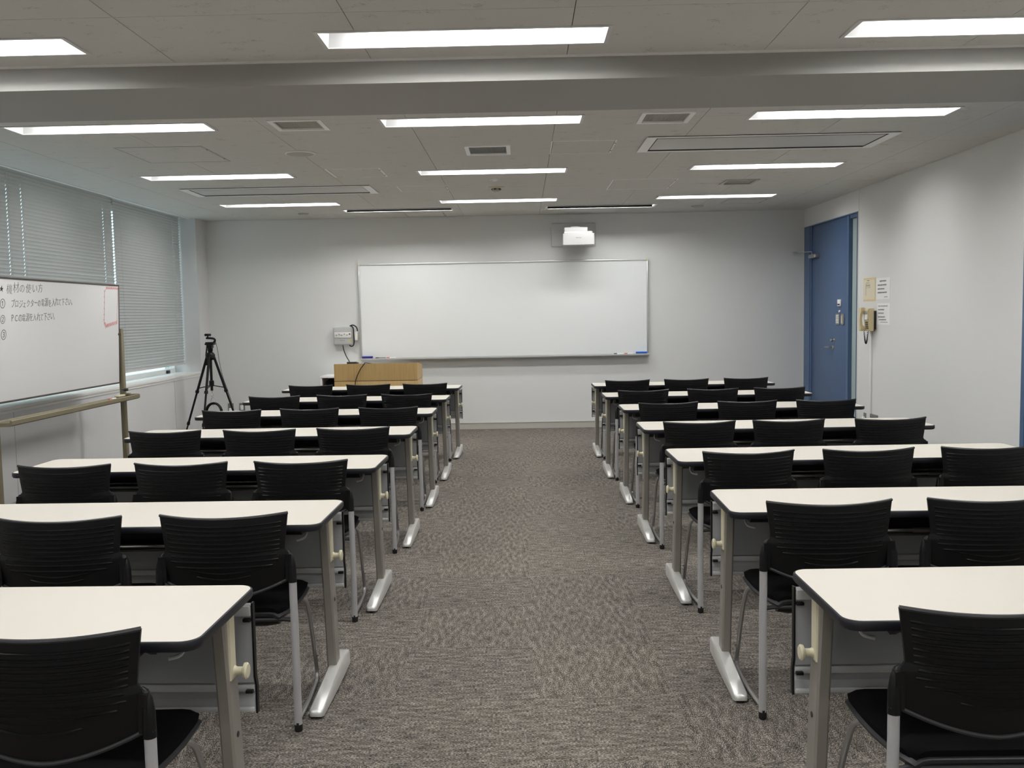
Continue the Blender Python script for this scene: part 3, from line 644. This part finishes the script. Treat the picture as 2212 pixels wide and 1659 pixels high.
put_text('lettering', 'EPSON', .02, M_INKG, t, (-.01, -.0856, .045), (1, 0, 0), (0, 0, 1), align='CENTER')
obj('warning_sticker', MB().box(.085, .103, -.0862, -.085, .035, .062), mat('sticker_yellow', (.62, .52, .10), .6), t)
t = thing('socket_adapter', 'small cream wall socket box plugged beside the control box', 'socket', (-2.093, YB, 1.155))
obj('wall_plate', MB().rbox(-.005, .03, -.012, 0, .01, .10, .003), M_CREAM, t); obj('case', MB().rbox(-.026, .016, -.07, -.01, 0, .106, .005), M_PAPER, t)
def cable(name, lb, pts, r, m=M_BLACK, sub=8, cat='cable'):
    b = Vector(pts[-1]); o = obj(name, MB().tube([Vector(p) - b for p in pts], r, 8, sub=sub), m, None, b); return tag(o, lb, cat)
cable('power_cable', 'black cable looping from the control box to the cream socket box', [(-2.17, YB - .04, 1.336), (-2.13, YB - .05, 1.347), (-2.09, YB - .05, 1.325), (-2.075, YB - .05, 1.285), (-2.075, YB - .05, 1.270)], .0075)
cable('signal_cable', 'black cable running down the side of the control box', [(-2.145, YB - .085, 1.337), (-2.118, YB - .095, 1.31), (-2.112, YB - .098, 1.22), (-2.112, YB - .098, 1.13), (-2.128, YB - .085, 1.09), (-2.16, YB - .06, 1.083), (-2.18, YB - .045, 1.095)], .007)
cable('podium_cable', 'thin grey cable hanging from the control box down behind the podium', [(-2.265, YB - .045, 1.098), (-2.25, YB - .06, 1.03), (-2.20, YB - .16, .955), (-2.13, YB - .34, .89), (-2.11, YB - .46, .80), (-2.10, YB - .52, .60), (-2.10, YB - .54, .012)], .006, M_PAN)

# ------------------------------------------------------------------ podium, cabinet
PX0, PX1, PY0, PY1 = -2.155, -1.205, 10.45, 10.97
t = thing('podium', 'golden beech wooden podium in front of the whiteboard', 'podium', ((PX0 + PX1) / 2, PY0, 0))
hw = (PX1 - PX0) / 2; dp = PY1 - PY0
obj('lower_body', MB().rbox(-hw, hw, 0, dp, .03, .716, .003), M_WOOD, t); obj('plinth', MB().box(-hw + .02, hw - .02, .02, dp - .02, 0, .03), M_PAN, t)
obj('upper_body', MB().prism([(0, .722), (dp, .722), (dp, .872), (0, .918)], -hw, hw, 'X'), M_WOOD, t); obj('shadow_joint', MB().box(-hw + .006, hw - .006, .006, dp - .006, .716, .722), M_SHELF, t)
obj('pen_ledge', MB().box(-hw + .02, hw - .02, dp - .03, dp - .015, .868, .892), M_WOOD, t)
t = thing('tablet', 'thin dark device lying on top of the podium', 'device', (-1.965, 10.60, .9062)); t.rotation_euler.x = -math.atan(.046 / .52); obj('case', MB().rbox(-.055, .055, -.08, .08, 0, .024, .004), M_PAN, t); obj('screen', MB().box(-.048, .048, -.07, .07, .024, .0245), M_BLACK, t)
cable('microphone_cable', 'black cable draped over the podium front', [(-1.76, 10.70, .903), (-1.79, 10.52, .921), (-1.80, 10.455, .926), (-1.808, 10.441, .912), (-1.842, 10.440, .87), (-1.875, 10.440, .812), (-1.905, 10.440, .74), (-1.918, 10.440, .66), (-1.93, 10.438, .40), (-1.95, 10.41, .05), (-1.98, 10.36, .006)], .0045)
t = thing('open_cabinet', 'low white open-front cabinet behind the podium', 'cabinet', (-2.48, 11.20, 0))
obj('side_panel', MB().box(0, .02, 0, .40, 0, .71), M_WHITE, t); obj('side_panel', MB().box(.86, .88, 0, .40, 0, .71), M_WHITE, t)
obj('top_panel', MB().rbox(-.004, .884, -.005, .405, .71, .735, .003), M_WHITE, t); obj('back_panel', MB().box(.02, .86, .385, .40, 0, .71), M_WHITE, t)
obj('shelf', MB().box(.02, .86, .01, .385, .575, .593), M_WHITE, t); obj('base_panel', MB().box(.02, .86, .01, .385, .03, .05), M_WHITE, t)
t = thing('equipment_bag', 'black bag stored on the shelf of the white cabinet', 'bag', (-2.315, 11.33, .5936))
obj('body', MB().loft([[(sx * .125 * w, sy * .10 * w, z * .85) for sx, sy in ((-1, -.6), (-.8, -1), (.8, -1), (1, -.6), (1, .6), (.8, 1), (-.8, 1), (-1, .6))] for z, w in ((0, .95), (.02, 1), (.07, .97), (.1, .8), (.11, .5))]), M_FABRIC, t)
obj('strap', MB().tube([(-.08, -.05, .09), (-.05, -.08, .10), (.03, -.08, .10), (.07, -.05, .08)], .008, 6, sub=5), M_BLACK, t)

# ------------------------------------------------------------------ training tables
def table_outline(hx, hy, r, n=6):
    P = []
    for (cx, cy, a0) in ((hx - r, hy - r, 0), (-hx + r, hy - r, PI / 2), (-hx + r, -hy + r, PI), (hx - r, -hy + r, 1.5 * PI)):
        for k in range(n + 1):
            a = a0 + k / n * PI / 2; P.append((cx + r * math.cos(a), cy + r * math.sin(a)))
    return P
def make_table():
    r = thing('training_table', 'x', 'table', group='white training tables in rows')
    HX, HY, ZT = .90, .225, .72
    top = obj('tabletop', MB().prism(table_outline(HX - .006, HY - .006, .040), ZT - .023, ZT, 'Z'), M_TOP, r)
    mb = MB()
    sec = [(-.0055, .0003), (-.002, -.0010), (0, -.005), (0, -.019), (-.004, -.025), (-.012, -.026)]
    rings = []
    for (off, z) in sec:
        rings.append([(p[0], p[1], ZT + z) for p in table_outline(HX + off, HY + off, .046 + off)])
    mb.loft(rings, caps=False)
    mb.prism(table_outline(HX - .012, HY - .012, .036), ZT - .026, ZT - .0235, 'Z')
    obj('edge_band', mb, M_EDGE, top)
    for s in (-1, 1):
        # column, leaning slightly, with an adjusting plate and knob on the outer side
        def sec_(z, yc, hxw, hyw, xc):
            q = .006
            return [(s * (xc + a), yc + b, z) for a, b in ((-hxw, -hyw + q), (-hxw + q, -hyw), (hxw - q, -hyw), (hxw, -hyw + q), (hxw, hyw - q), (hxw - q, hyw), (-hxw + q, hyw), (-hxw, hyw - q))]
        xa = .845
        c = obj('column', MB().loft([sec_(.07, .135, .0185, .036, xa + .006), sec_(.40, .112, .0185, .036, xa + .003), sec_(.655, .092, .0185, .036, xa), sec_(.692, .089, .0185, .036, xa)]), M_COLUMN, r, sharp=25)
        obj('adjusting_plate', MB().loft([[(s * (xa + .018 + d_), .096 + a, z) for d_, a in ((0, -.020), (.006, -.016), (.006, .022), (0, .026))] for z in (.505, .512, .655, .690)], smooth=False), M_CREAM, c)
        kx = s * (xa + .024)
        obj('knob', MB().lathe([(.015, 0), (.011, s * .006), (.011, s * .022), (.021, s * .026), (.022, s * .032), (.018, s * .036), (0, s * .037)], 18, 'X', (kx, .107, .522)), M_CREAM, c)
        obj('plug', MB().lathe([(.008, 0), (.008, s * .0015), (0, s * .0015)], 12, 'X', (s * (xa + .0225), .115, .345)), M_PAN, c)
        rings = []
        for (y, w, zt, zb, xo) in ((-.208, .012, .022, .012, .858), (-.203, .021, .030, .010, .858), (-.190, .0265, .036, .008, .858), (-.05, .0265, .058, .012, .860), (.085, .0255, .083, .016, .862), (.18, .0245, .090, .022, .863), (.27, .023, .085, .026, .864), (.288, .018, .078, .030, .864)):
            q = min(.007, (zt - zb) * .4)
            rings.append([(s * (xo + a), y, z) for a, z in ((-w, zb), (w, zb), (w, zt - q), (w - q * .8, zt), (-w + q * .8, zt), (-w, zt - q))])
        f = obj('foot', MB().loft(rings), M_FOOT, r, sharp=50)
        obj('glide', MB().lathe([(.012, 0), (.012, .014)], 12, at=(s * .858, -.175, 0)), M_RUBBER, f)
        obj('caster', MB().lathe([(.012, -.012), (.024, -.010), (.025, 0), (.024, .010), (.012, .012)], 16, 'X', (s * .864, .235, .025)).box(s * .864 - .007, s * .864 + .007, .22, .25, .025, .05), M_RUBBER, f)
        obj('fold_lever', MB().tube([(s * .80, -.035, .690), (s * .815, -.075, .668), (s * .812, -.10, .645), (s * .785, -.11, .638)], .005, 8, sub=4), M_PANELL, r)
        obj('lever_bracket', MB().prism([(-.12, .692), (.03, .692), (.03, .668), (-.02, .652), (-.085, .652)], min(s * .72, s * .80), max(s * .72, s * .80), 'X'), M_EDGE, r)
        obj('hinge_arm', MB().prism([(-.02, .69), (.14, .69), (.14, .60), (.06, .585), (.0, .62)], min(s * .665, s * .68), max(s * .665, s * .68), 'X'), M_SHELF, r)
    # modesty panel on the far side, a stepped profile run along the table
    prof = [(.196, .668), (.212, .672), (.214, .64), (.209, .632), (.209, .458), (.222, .448), (.226, .418), (.214, .41), (.214, .372), (.200, .368), (.204, .405), (.212, .424), (.210, .442), (.199, .452), (.199, .636)]
    p = obj('modesty_panel', MB().prism(prof, -.888, .888, 'X'), M_PANEL, r)
    for z0, z1, yy in ((.64, .668, .195), (.424, .446, .205), (.370, .384, .197)):
        obj('rail', MB().rbox(-.888, .888, yy - .005, yy + .004, z0, z1, .003), M_PANELL, p)
    for s in (-1, 1):
        ed = [(.192, .676), (.200, .676), (.204, .63), (.206, .47), (.220, .44), (.216, .36), (.206, .36), (.209, .44), (.195, .47), (.192, .63)]
        st = [(q[0] - .008, q[1]) for q in ed[:2]] + [(q[0], q[1]) for q in ed[2:6]] + [(q[0] - .004, q[1]) for q in ed[6:]]
        obj('end_strip', MB().prism([(.196, .676), (.214, .676), (.214, .63), (.213, .47), (.224, .44), (.222, .362), (.206, .362), (.208, .44), (.196, .47), (.196, .63)], min(s * .889, s * .894), max(s * .889, s * .894), 'X'), M_BLACK, p)
        for z in (.632, .432): obj('clip', MB().rbox(min(s * .868, s * .889), max(s * .868, s * .889), .184, .198, z - .006, z + .003, .002), M_BLACK, p)
    obj('book_shelf', MB().rbox(-.66, .66, -.090, .165, .596, .607, .003).box(-.66, .66, .155, .165, .607, .635), M_SHELF, r)
    obj('shelf_rod', MB().tube([(-.66, -.102, .620), (.66, -.102, .620)], .0075, 8).lathe([(.010, -.20), (.010, -.13)], 10, 'X', (0, -.102, .620)).lathe([(.010, .36), (.010, .43)], 10, 'X', (0, -.102, .620)), M_ROD, r)
    obj('cross_beam', MB().rbox(-.84, .84, .075, .125, .635, .685, .006), M_SHELF, r)
    return r
T0 = tree_of(make_table())
TAB = {'L': [(-.6385, 9.6278, -1.6), (-.6676, 8.4152, -1.0), (-.6825, 7.2851, -.4), (-.7045, 6.0917, -.3), (-.7166, 4.8408, -1.0), (-.7237, 3.6533, -.8), (-.745, 2.4868, -1.2)],
       'R': [(.7021, 9.575, .384), (.7051, 8.3874, .358), (.7463, 7.2945, -.3), (.7418, 6.1109, -.183), (.743, 4.8874, .314), (.7507, 3.7438, -1.2), (.740, 2.5622, .2)]}
ORD = ('first', 'second', 'third', 'fourth', 'fifth', 'sixth', 'seventh')
TC = {}
first = True
for s, sg, side in (('L', -1, 'window side'), ('R', 1, 'door side')):
    for i, (x, y, a) in enumerate(TAB[s]):
        o = T0[0] if first else copy_tree(T0); first = False
        a = math.radians(a); ca, sa = math.cos(a), math.sin(a)
        o.location = (x + sg * .9 * ca + .225 * sa, y + sg * .9 * sa - .225 * ca, 0); o.rotation_euler.z = a
        o['label'] = 'white training table with navy edge, %s row from the whiteboard, %s' % (ORD[i], side)
        TC[s, i] = (o.location.copy(), a, y)

# ------------------------------------------------------------------ chairs (origin: floor between the rear feet, facing +Y)
def make_chair():
    r = thing('stacking_chair', 'x', 'chair', group='black stacking chairs at the training tables')
    # ---- backrest shell with moulded ribs
    ribs = [(.752, .182), (.736, .184), (.720, .184), (.704, .183), (.688, .182), (.672, .180), (.656, .178), (.640, .174), (.621, .168), (.601, .152), (.580, .124), (.558, .082)]
    NX = 24
    zs = set()
    for z, L in ribs: zs |= {z + .0035, z + .0012, z - .0012, z - .0035}
    us = sorted({0.0, 1.0} | {(z - .485) / (.78 - .485) for z in zs} | {k / 16 for k in range(17)}, reverse=True)
    us = [u for k, u in enumerate(us)]
    def halfw(z):
        if z > .66: return .2055 + (z - .66) / .12 * .0145
        return .2055 + min(1, max(0, (.655 - z) / .022)) * .016
    def pos(xn, u, off):
        zc_ = .485 + u * .295
        hw_ = halfw(zc_); x = xn * hw_
        zbot = .487 + .062 * abs(xn) ** 1.7; ztop = .780 - .009 * (1 - xn * xn)
        z = zbot + (ztop - zbot) * u if u < .35 else zc_ - .009 * (1 - xn * xn) * (u - .35) / .65 + (zbot - .485) * max(0, (1 - u / .35)) if False else zc_ + (zbot - .485) * max(0, 1 - u / .24) - .009 * (1 - xn * xn) * max(0, (u - .45) / .55)
        y = -.048 * (1 - xn * xn) + (.78 - z) * .10 - .012 * math.sin(PI * min(1, max(0, (z - .5) / .28)))
        return (x, y + off, z)
    front, rear = [], []
    for u in us:
        zc_ = .485 + u * .295
        for k in range(NX + 1):
            xn = -1 + 2 * k / NX; x = xn * halfw(zc_); e = 0
            for z, L in ribs:
                if abs(zc_ - z) < .0028 and abs(x) < L: e = .0042
            rear.append(pos(xn, u, -e)); front.append(pos(xn, u, .007))
    W = NX + 1; nR = len(us); off = len(rear); fs = []
    for j in range(nR - 1):
        for k in range(NX):
            fs.append((j * W + k, j * W + k + 1, (j + 1) * W + k + 1, (j + 1) * W + k)); fs.append((off + j * W + k, off + (j + 1) * W + k, off + (j + 1) * W + k + 1, off + j * W + k + 1))
    for k in range(NX):
        fs.append((k, off + k, off + k + 1, k + 1)); a = (nR - 1) * W; fs.append((a + k, a + k + 1, off + a + k + 1, off + a + k))
    for j in range(nR - 1):
        fs.append((j * W, (j + 1) * W, off + (j + 1) * W, off + j * W)); a = j * W + NX; fs.append((a, off + a, off + a + W, a + W))
    bk = obj('backrest', MB().add(rear + front, fs, 0, True), M_BLACK, r, sharp=28)
    lip = [pos(-1 + 2 * k / 24, 0.0, .0) for k in range(25)]; obj('lower_lip', MB().tube(lip, .006, 8), M_PAN, bk)
    tp = [pos(-1 + 2 * k / 24, 1.0, .003) for k in range(25)]; obj('top_lip', MB().tube(tp, .0055, 8), mat('top_edge_highlight', (0.028, 0.028, 0.031), 0.32), bk)  # paler lip colour paints in the highlight along the top of the back
    for s in (-1, 1):
        sp = obj('back_post', MB().tube([(s * .2285, .001, .535), (s * .2275, .003, .590), (s * .2240, .006, .620), (s * .218, .009, .636), (s * .210, .012, .643)], [.0150, .0145, .0118, .009, .005], 12)
                 .loft([[(s * .205, .02, z), (s * .229, .012, z), (s * .229, -.010, z), (s * .205, -.002, z)] for z in (.545, .635)], smooth=False), M_BLACK, r)
        lg = obj('rear_leg', MB().tube([(s * .231, 0, .026), (s * .231, 0, .30), (s * .2305, 0, .40), (s * .229, .001, .47), (s * .229, .001, .552)], .0135, 14), M_TUBE, r)
        obj('foot_cap', MB().lathe([(.0125, 0), (.0145, .004), (.0145, .026)], 12, at=(s * .231, 0, 0)).box(s * .231 - .004, s * .231 + .004, -.0155, .0, .02, .034), M_RUBBER, lg)
        fp = [(s * .10, .22, .395), (s * .16, .245, .397), (s * .198, .272, .394), (s * .209, .30, .374), (s * .212, .325, .335), (s * .212, .375, .24), (s * .212, .43, .10), (s * .213, .447, .045), (s * .215, .43, .024), (s * .221, .38, .020), (s * .229, .20, .026), (s * .231, .010, .040)]
        fl_ = obj('front_leg', MB().tube(fp, .0085, 10, sub=5), M_TUBED, r)
        obj('stacking_peg', MB().tube([(s * .212, .425, .115), (s * .2275, .425, .115)], .005, 8), M_TUBED, fl_)
        obj('floor_glide', MB().rbox(s * .214 - .008, s * .214 + .008, .41, .452, 0, .02, .004), M_RUBBER, fl_)
    # ---- seat
    def seat(zoff, grow, th, droop):
        top, bot = [], []
        NXs, NYs = 18, 26
        for j in range(NYs + 1):
            v = j / NYs
            for i in range(NXs + 1):
                u = -1 + 2 * i / NXs
                yy = .012 + v * (.392 + grow * 2) - grow
                wid = (.213 + grow) * (1 - .10 * (1 - v) ** 2)
                edge_r = .05
                fy = max(0, (v - .80) / .20); ry = max(0, (.10 - v) / .10)
                wid *= (1 - .26 * (1 - math.sqrt(max(0, 1 - fy * fy)))) * (1 - .10 * ry ** 2)
                x = u * wid
                z = .448 + zoff - droop * fy ** 2 - .010 * math.sin(PI * v) * (1 - u * u) - .014 * max(0, (abs(u) - .8) / .2) ** 2 - .012 * ry ** 2 + .006 * (1 - v) - .012 * u * u * math.sin(PI * min(1, v * 1.1))
                top.append((x, yy, z)); bot.append((x * (.97 if th < .03 else .95), yy if 0 < j < NYs else yy + (.006 if j == 0 else -.006), z - th))
        Ws = NXs + 1; o = len(top); fs = []
        for j in range(NYs):
            for i in range(NXs):
                a = j * Ws + i; fs.append((a, a + 1, a + Ws + 1, a + Ws)); fs.append((o + a, o + a + Ws, o + a + Ws + 1, o + a + 1))
        loop = [i for i in range(Ws)] + [j * Ws + NXs for j in range(1, NYs + 1)] + [NYs * Ws + i for i in range(NXs - 1, -1, -1)] + [j * Ws for j in range(NYs - 1, 0, -1)]
        for k in range(len(loop)):
            a, b = loop[k], loop[(k + 1) % len(loop)]; fs.append((a, o + a, o + b, b))
        return MB().add(top + bot, fs, 0, True)
    obj('seat_cushion', seat(.0, 0, .026, .030), M_FABRIC, r, sharp=60)
    pn = obj('seat_pan', seat(-.020, .005, .012, .030), M_PAN, r, sharp=60)
    obj('seat_bracket', MB().lathe([(.032, -.16), (.038, -.12), (.038, .12), (.032, .16)], 12, 'X', (0, .085, .392)).rbox(-.18, .18, .05, .30, .395, .412, .006), M_BLACK, pn)
    obj('seat_rail', MB().tube([(-.23, .0, .40), (-.19, .02, .398), (.19, .02, .398), (.23, 0, .40)], .008, 8), M_PAN, r)
    return r
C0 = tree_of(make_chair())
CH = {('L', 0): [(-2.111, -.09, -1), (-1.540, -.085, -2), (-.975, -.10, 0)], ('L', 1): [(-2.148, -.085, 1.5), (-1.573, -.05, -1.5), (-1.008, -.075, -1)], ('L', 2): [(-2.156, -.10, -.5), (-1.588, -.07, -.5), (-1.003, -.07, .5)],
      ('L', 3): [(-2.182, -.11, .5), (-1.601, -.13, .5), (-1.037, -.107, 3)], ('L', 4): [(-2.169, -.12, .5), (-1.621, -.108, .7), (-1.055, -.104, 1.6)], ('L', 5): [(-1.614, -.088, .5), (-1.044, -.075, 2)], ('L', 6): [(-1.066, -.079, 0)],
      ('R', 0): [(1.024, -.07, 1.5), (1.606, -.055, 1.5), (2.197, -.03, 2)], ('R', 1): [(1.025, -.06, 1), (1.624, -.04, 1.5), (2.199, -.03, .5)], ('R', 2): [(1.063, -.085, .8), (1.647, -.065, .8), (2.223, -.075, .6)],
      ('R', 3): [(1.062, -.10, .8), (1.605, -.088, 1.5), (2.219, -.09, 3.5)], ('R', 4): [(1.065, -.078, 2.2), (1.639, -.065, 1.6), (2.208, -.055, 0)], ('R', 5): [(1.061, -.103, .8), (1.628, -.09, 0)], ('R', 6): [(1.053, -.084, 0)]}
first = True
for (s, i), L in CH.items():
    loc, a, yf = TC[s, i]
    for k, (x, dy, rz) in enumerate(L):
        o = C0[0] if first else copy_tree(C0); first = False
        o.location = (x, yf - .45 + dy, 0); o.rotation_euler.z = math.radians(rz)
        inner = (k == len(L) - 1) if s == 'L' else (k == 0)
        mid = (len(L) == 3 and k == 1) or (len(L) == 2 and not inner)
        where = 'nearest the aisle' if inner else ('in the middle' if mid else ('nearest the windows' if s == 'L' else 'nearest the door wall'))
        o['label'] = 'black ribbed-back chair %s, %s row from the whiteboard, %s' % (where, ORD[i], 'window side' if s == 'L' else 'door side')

# ------------------------------------------------------------------ mobile whiteboard by the window
MX = -3.55; MY0, MY1 = 6.150, 8.055; MZ0, MZ1 = .905, 1.768
t = thing('mobile_whiteboard', 'wheeled whiteboard with handwritten instructions in front of the window', 'whiteboard', (MX, (MY0 + MY1) / 2, 0))
my = (MY0 + MY1) / 2; hy = (MY1 - MY0) / 2; th = math.radians(2.2); mz = (MZ0 + MZ1) / 2
panel = obj('board_panel', MB().box(-.012, .012, -hy + .012, hy - .012, -.42, .42), M_BOARD2, t, (0, 0, mz), (0, th, 0))
mb = MB(); zt = (MZ1 - MZ0) / 2
mb.rbox(-.017, .017, -hy, hy, zt - .014, zt, .004).rbox(-.017, .017, -hy, hy, -zt, -zt + .014, .004).rbox(-.017, .017, -hy, -hy + .012, -zt, zt, .004).rbox(-.017, .017, hy - .012, hy, -zt, zt, .004)
obj('board_frame', mb, M_BROWN, t, (0, 0, mz), (0, th, 0))
def ink(name, txt, size, y, z, m=M_INKG, stretch=1.0, off=0.0, up=0.0):
    rnd = random.Random(txt); pen = None; grp = []
    full = text_mesh(txt, size); W_ = max(v.co.x for v in full.vertices) * stretch; adv = W_ / len(txt); x = 0.0
    vs, fs = [], []
    for ch in txt:
        me = text_mesh(ch, size, off, extrude=.0004)
        k = rnd.uniform(.86, 1.05); a = rnd.uniform(-.10, .06); ca, sa = math.cos(a), math.sin(a); dz = rnd.uniform(-.04, .04) * size
        o_ = len(vs)
        for v in me.vertices:
            px, pz = (v.co.x * ca - v.co.y * sa) * stretch * k, (v.co.x * sa + v.co.y * ca) * k
            px += .10 * pz
            vs.append((.0124 + v.co.z, y - my + x + px, z - mz + dz + pz + up * (x + px)))
        fs += [tuple(i + o_ for i in p.vertices) for p in me.polygons]
        x += adv * (1.0 if ord(ch) > 255 else .9); bpy.data.meshes.remove(me)
    return obj(name, MB().add(vs, fs), m, panel)
M_PEN = mat('worn_black_marker', (.10, .10, .105), .6); M_PENL = mat('faint_marker', (.14, .14, .14), .6)
ink('star_mark', '★', .06, 6.205, 1.668, M_INK)
ink('heading', '機材の使い方', .080, 6.288, 1.662, M_PEN, 1.04, -.0012, .03)
ink('writing', '①', .082, 6.205, 1.553, M_PEN, .9)
ink('writing', 'プロジェクターの電源を入れて下さい。', .068, 6.343, 1.560, M_PEN, .765, -.0006, .032)
ink('writing', '②', .082, 6.205, 1.452, M_PEN, .9)
ink('writing', 'PCの電源を入れて下さい。', .066, 6.343, 1.462, M_PEN, .83, -.0006, .022)
ink('writing', '③', .088, 6.205, 1.345, M_PENL, .9)
rd = MB(); rnd = random.Random(2)
def seg(a, b, r=.0011): rd.tube([(.0128, a[0] - my, a[1] - mz), (.0128, b[0] - my, b[1] - mz)], r, 5)
for k in range(13):
    y = 7.80 + k * .0185; seg((y, 1.722 + k * .0006), (y + .014, 1.745 + rnd.uniform(-.003, .003))); seg((y + .014, 1.745), (y + .0185, 1.724))
for k in range(10):
    y = 7.80 + k * .022; z = 1.398 + k * .003; seg((y, z), (y + .02, z + .034)); 
    if k < 9: seg((y + .02, z + .034), (y + .022, z + .003))
pz = [(7.80, 1.722), (7.778, 1.70), (7.776, 1.65), (7.774, 1.60), (7.770, 1.55), (7.766, 1.50), (7.762, 1.455)]
for a, b in zip(pz, pz[1:]): seg(a, b); seg(b, (b[0] - .006, b[1] + .015))
for k in range(5): seg((7.752 + k * .007, 1.452 - k * .010), (7.785 + k * .007, 1.440 - k * .008)); seg((7.785 + k * .007, 1.44 - k * .008), (7.755 + k * .008, 1.43 - k * .009))
for a, b in (((8.030, 1.735), (8.024, 1.62)), ((8.024, 1.62), (8.012, 1.52)), ((8.012, 1.52), (8.010, 1.43))): seg(a, b, .0011)
obj('red_doodle', rd, M_RED, panel)
for yy in (MY0 - .048, MY1 + .045):
    p = obj('post', MB().rbox(-.02, .02, yy - my - .026, yy - my + .026, .08, 1.385, .006), M_OLIVE, t)
    obj('pivot', MB().lathe([(.016, -.05), (.016, .05)], 12, 'Y', (0, yy - my + (.02 if yy < my else -.02), mz)), M_PAN, p)
    f = obj('base_foot', MB().rbox(-.26, .26, yy - my - .028, yy - my + .028, .065, .10, .006), M_OLIVE, t)
    for s in (-1, 1): obj('caster', MB().lathe([(.018, -.012), (.03, -.010), (.03, .010), (.018, .012)], 16, 'Y', (s * .24, yy - my, .03)).box(s * .24 - .012, s * .24 + .012, yy - my - .016, yy - my + .016, .04, .066), M_RUBBER, f)
tr = obj('tray', MB().prism([(-.02, .758), (.10, .758), (.118, .768), (.118, .795), (.108, .801), (.10, .782), (-.01, .782), (-.02, .79)], -hy - .05, hy + .12, 'Y'), M_OLIVE, t)
obj('tray_end', MB().rbox(-.02, .10, hy + .10, hy + .16, .762, .80, .008).rbox(-.02, .06, hy + .02, hy + .075, .795, .815, .006), M_OLIVE, tr)
obj('clamp', MB().lathe([(.012, 0), (.012, .05)], 12, 'X', (.0, hy + .03, .845)), M_SHELF, t)
marker(MX + .05, 7.77, .782, .13, M_RED, 'red marker lying on the mobile whiteboard tray', -PI / 2)
t2 = thing('eraser', 'cream eraser at the window end of the mobile board tray', 'eraser', (MX + .045, 7.93, .7826), group='whiteboard erasers')
obj('grip', MB().rbox(-.022, .022, -.065, .065, .012, .03, .007, 3), M_CREAM, t2); obj('felt', MB().box(-.02, .02, -.062, .062, 0, .012), M_OLIVE, t2)

# ------------------------------------------------------------------ tripod with small camera, cable coil
t = thing('camera_tripod', 'black photo tripod standing in the front left corner', 'tripod', (-3.56, 10.45, 0))
AP = Vector((.0, 0, 1.03))
FEET = [(-.33, -.10), (.31, .12), (-.02, -.36)]
for k, (fx, fy) in enumerate(FEET):
    d_ = Vector((fx, fy, 0)); top = Vector((fx * .10, fy * .10, 1.04)); ft = Vector((fx, fy, .03)); p1 = top.lerp(ft, .40); p2 = top.lerp(ft, .75)
    lg = obj('leg', MB().tube([top, p1], .0145, 10).tube([p1, p2], .0115, 10).tube([p2, ft], .0085, 10), M_BLACK, t)
    obj('leg_lock', MB().tube([p1 + (top - p1) * .03, p1 - (top - p1) * .04], .021, 10), M_BLACK, lg); obj('leg_lock', MB().tube([p2 + (top - p2) * .015, p2 - (top - p2) * .03], .017, 10), M_BLACK, lg)
    obj('rubber_tip', MB().lathe([(.010, 0), (.015, .006), (.013, .035), (.008, .045)], 10, at=(fx, fy, 0)), M_RUBBER, lg)
    obj('brace', MB().tube([(fx * .02, fy * .02, .70), tuple(top.lerp(ft, .365))], .0055, 8), M_BLACK, t)
obj('centre_column', MB().tube([(0, 0, .64), (0, 0, 1.10)], .015, 12).lathe([(.028, .69), (.028, .75), (.016, .76)], 12), M_BLACK, t)
obj('shoulder', MB().lathe([(.03, .99), (.05, 1.01), (.052, 1.05), (.035, 1.075), (.02, 1.08)], 14), M_BLACK, t)
hd = obj('pan_head', MB().lathe([(.024, 1.08), (.03, 1.10), (.03, 1.125), (.018, 1.13)], 14).rbox(-.03, .03, -.045, .04, 1.125, 1.165, .006).rbox(-.045, .05, -.05, .05, 1.162, 1.182, .005), M_BLACK, t)
obj('pan_handle', MB().tube([(-.03, -.02, 1.14), (-.06, .03, 1.05), (-.07, .07, .93)], [.007, .009, .012], 8), M_BLACK, hd)
obj('weight_hook', MB().tube([(0, 0, .64), (0, 0, .615), (.012, 0, .60), (.014, 0, .585), (.0, 0, .575), (-.012, 0, .583)], .004, 8, sub=4), M_STEEL, t)
t = thing('small_camera', 'small black webcam clamped on top of the tripod', 'camera', (-3.56, 10.45, 1.182))
obj('clip_base', MB().rbox(-.045, .055, -.03, .03, 0, .012, .004).tube([(.045, 0, .01), (.06, 0, .03), (.04, 0, .052), (-.04, 0, .058)], .012, 8, sub=4), M_BLACK, t)
obj('neck', MB().tube([(-.02, 0, .055), (-.022, 0, .085)], .008, 8), M_BLACK, t)
obj('camera_body', MB().rbox(-.055, .015, -.018, .018, .080, .108, .008, 3), M_BLACK, t)
obj('lens', MB().lathe([(.012, 0), (.012, -.008), (.008, -.009), (0, -.007)], 14, 'Y', (.002, -.018, .094)), M_PAN, t)
cable('webcam_cable', 'thin black cable hanging from the webcam to the floor by the wall', [(-3.50, 10.46, 1.20), (-3.485, 10.47, 1.12), (-3.475, 10.50, .95), (-3.455, 10.54, .78), (-3.425, 10.60, .62), (-3.40, 10.64, .48), (-3.40, 10.66, .38), (-3.36, 10.70, .15), (-3.36, 10.75, .004)], .0028, M_PAN)
t = thing('cable_coil', 'coil of black cable hanging from the tripod hook', 'cable', (-3.548, 10.45, .281))
cp = []
for turn in range(5):
    for k in range(24):
        a = 2 * PI * k / 24; rr = .085 + .006 * math.sin(turn * 2.1 + k * .3); cp.append((.0 + rr * math.cos(a), (turn - 2) * .011 + .004 * math.sin(a * 2), .135 + rr * 1.15 * math.sin(a) - .02))
obj('coil', MB().tube(cp, .0075, 7), M_BLACK, t)
obj('tie', MB().tube([(-.004, 0, .19), (-.028, 0, .23), (-.022, 0, .265), (.0, 0, .282), (.022, 0, .265), (.026, 0, .23), (.004, 0, .19)], .0035, 7, sub=4), M_PANELL, t)
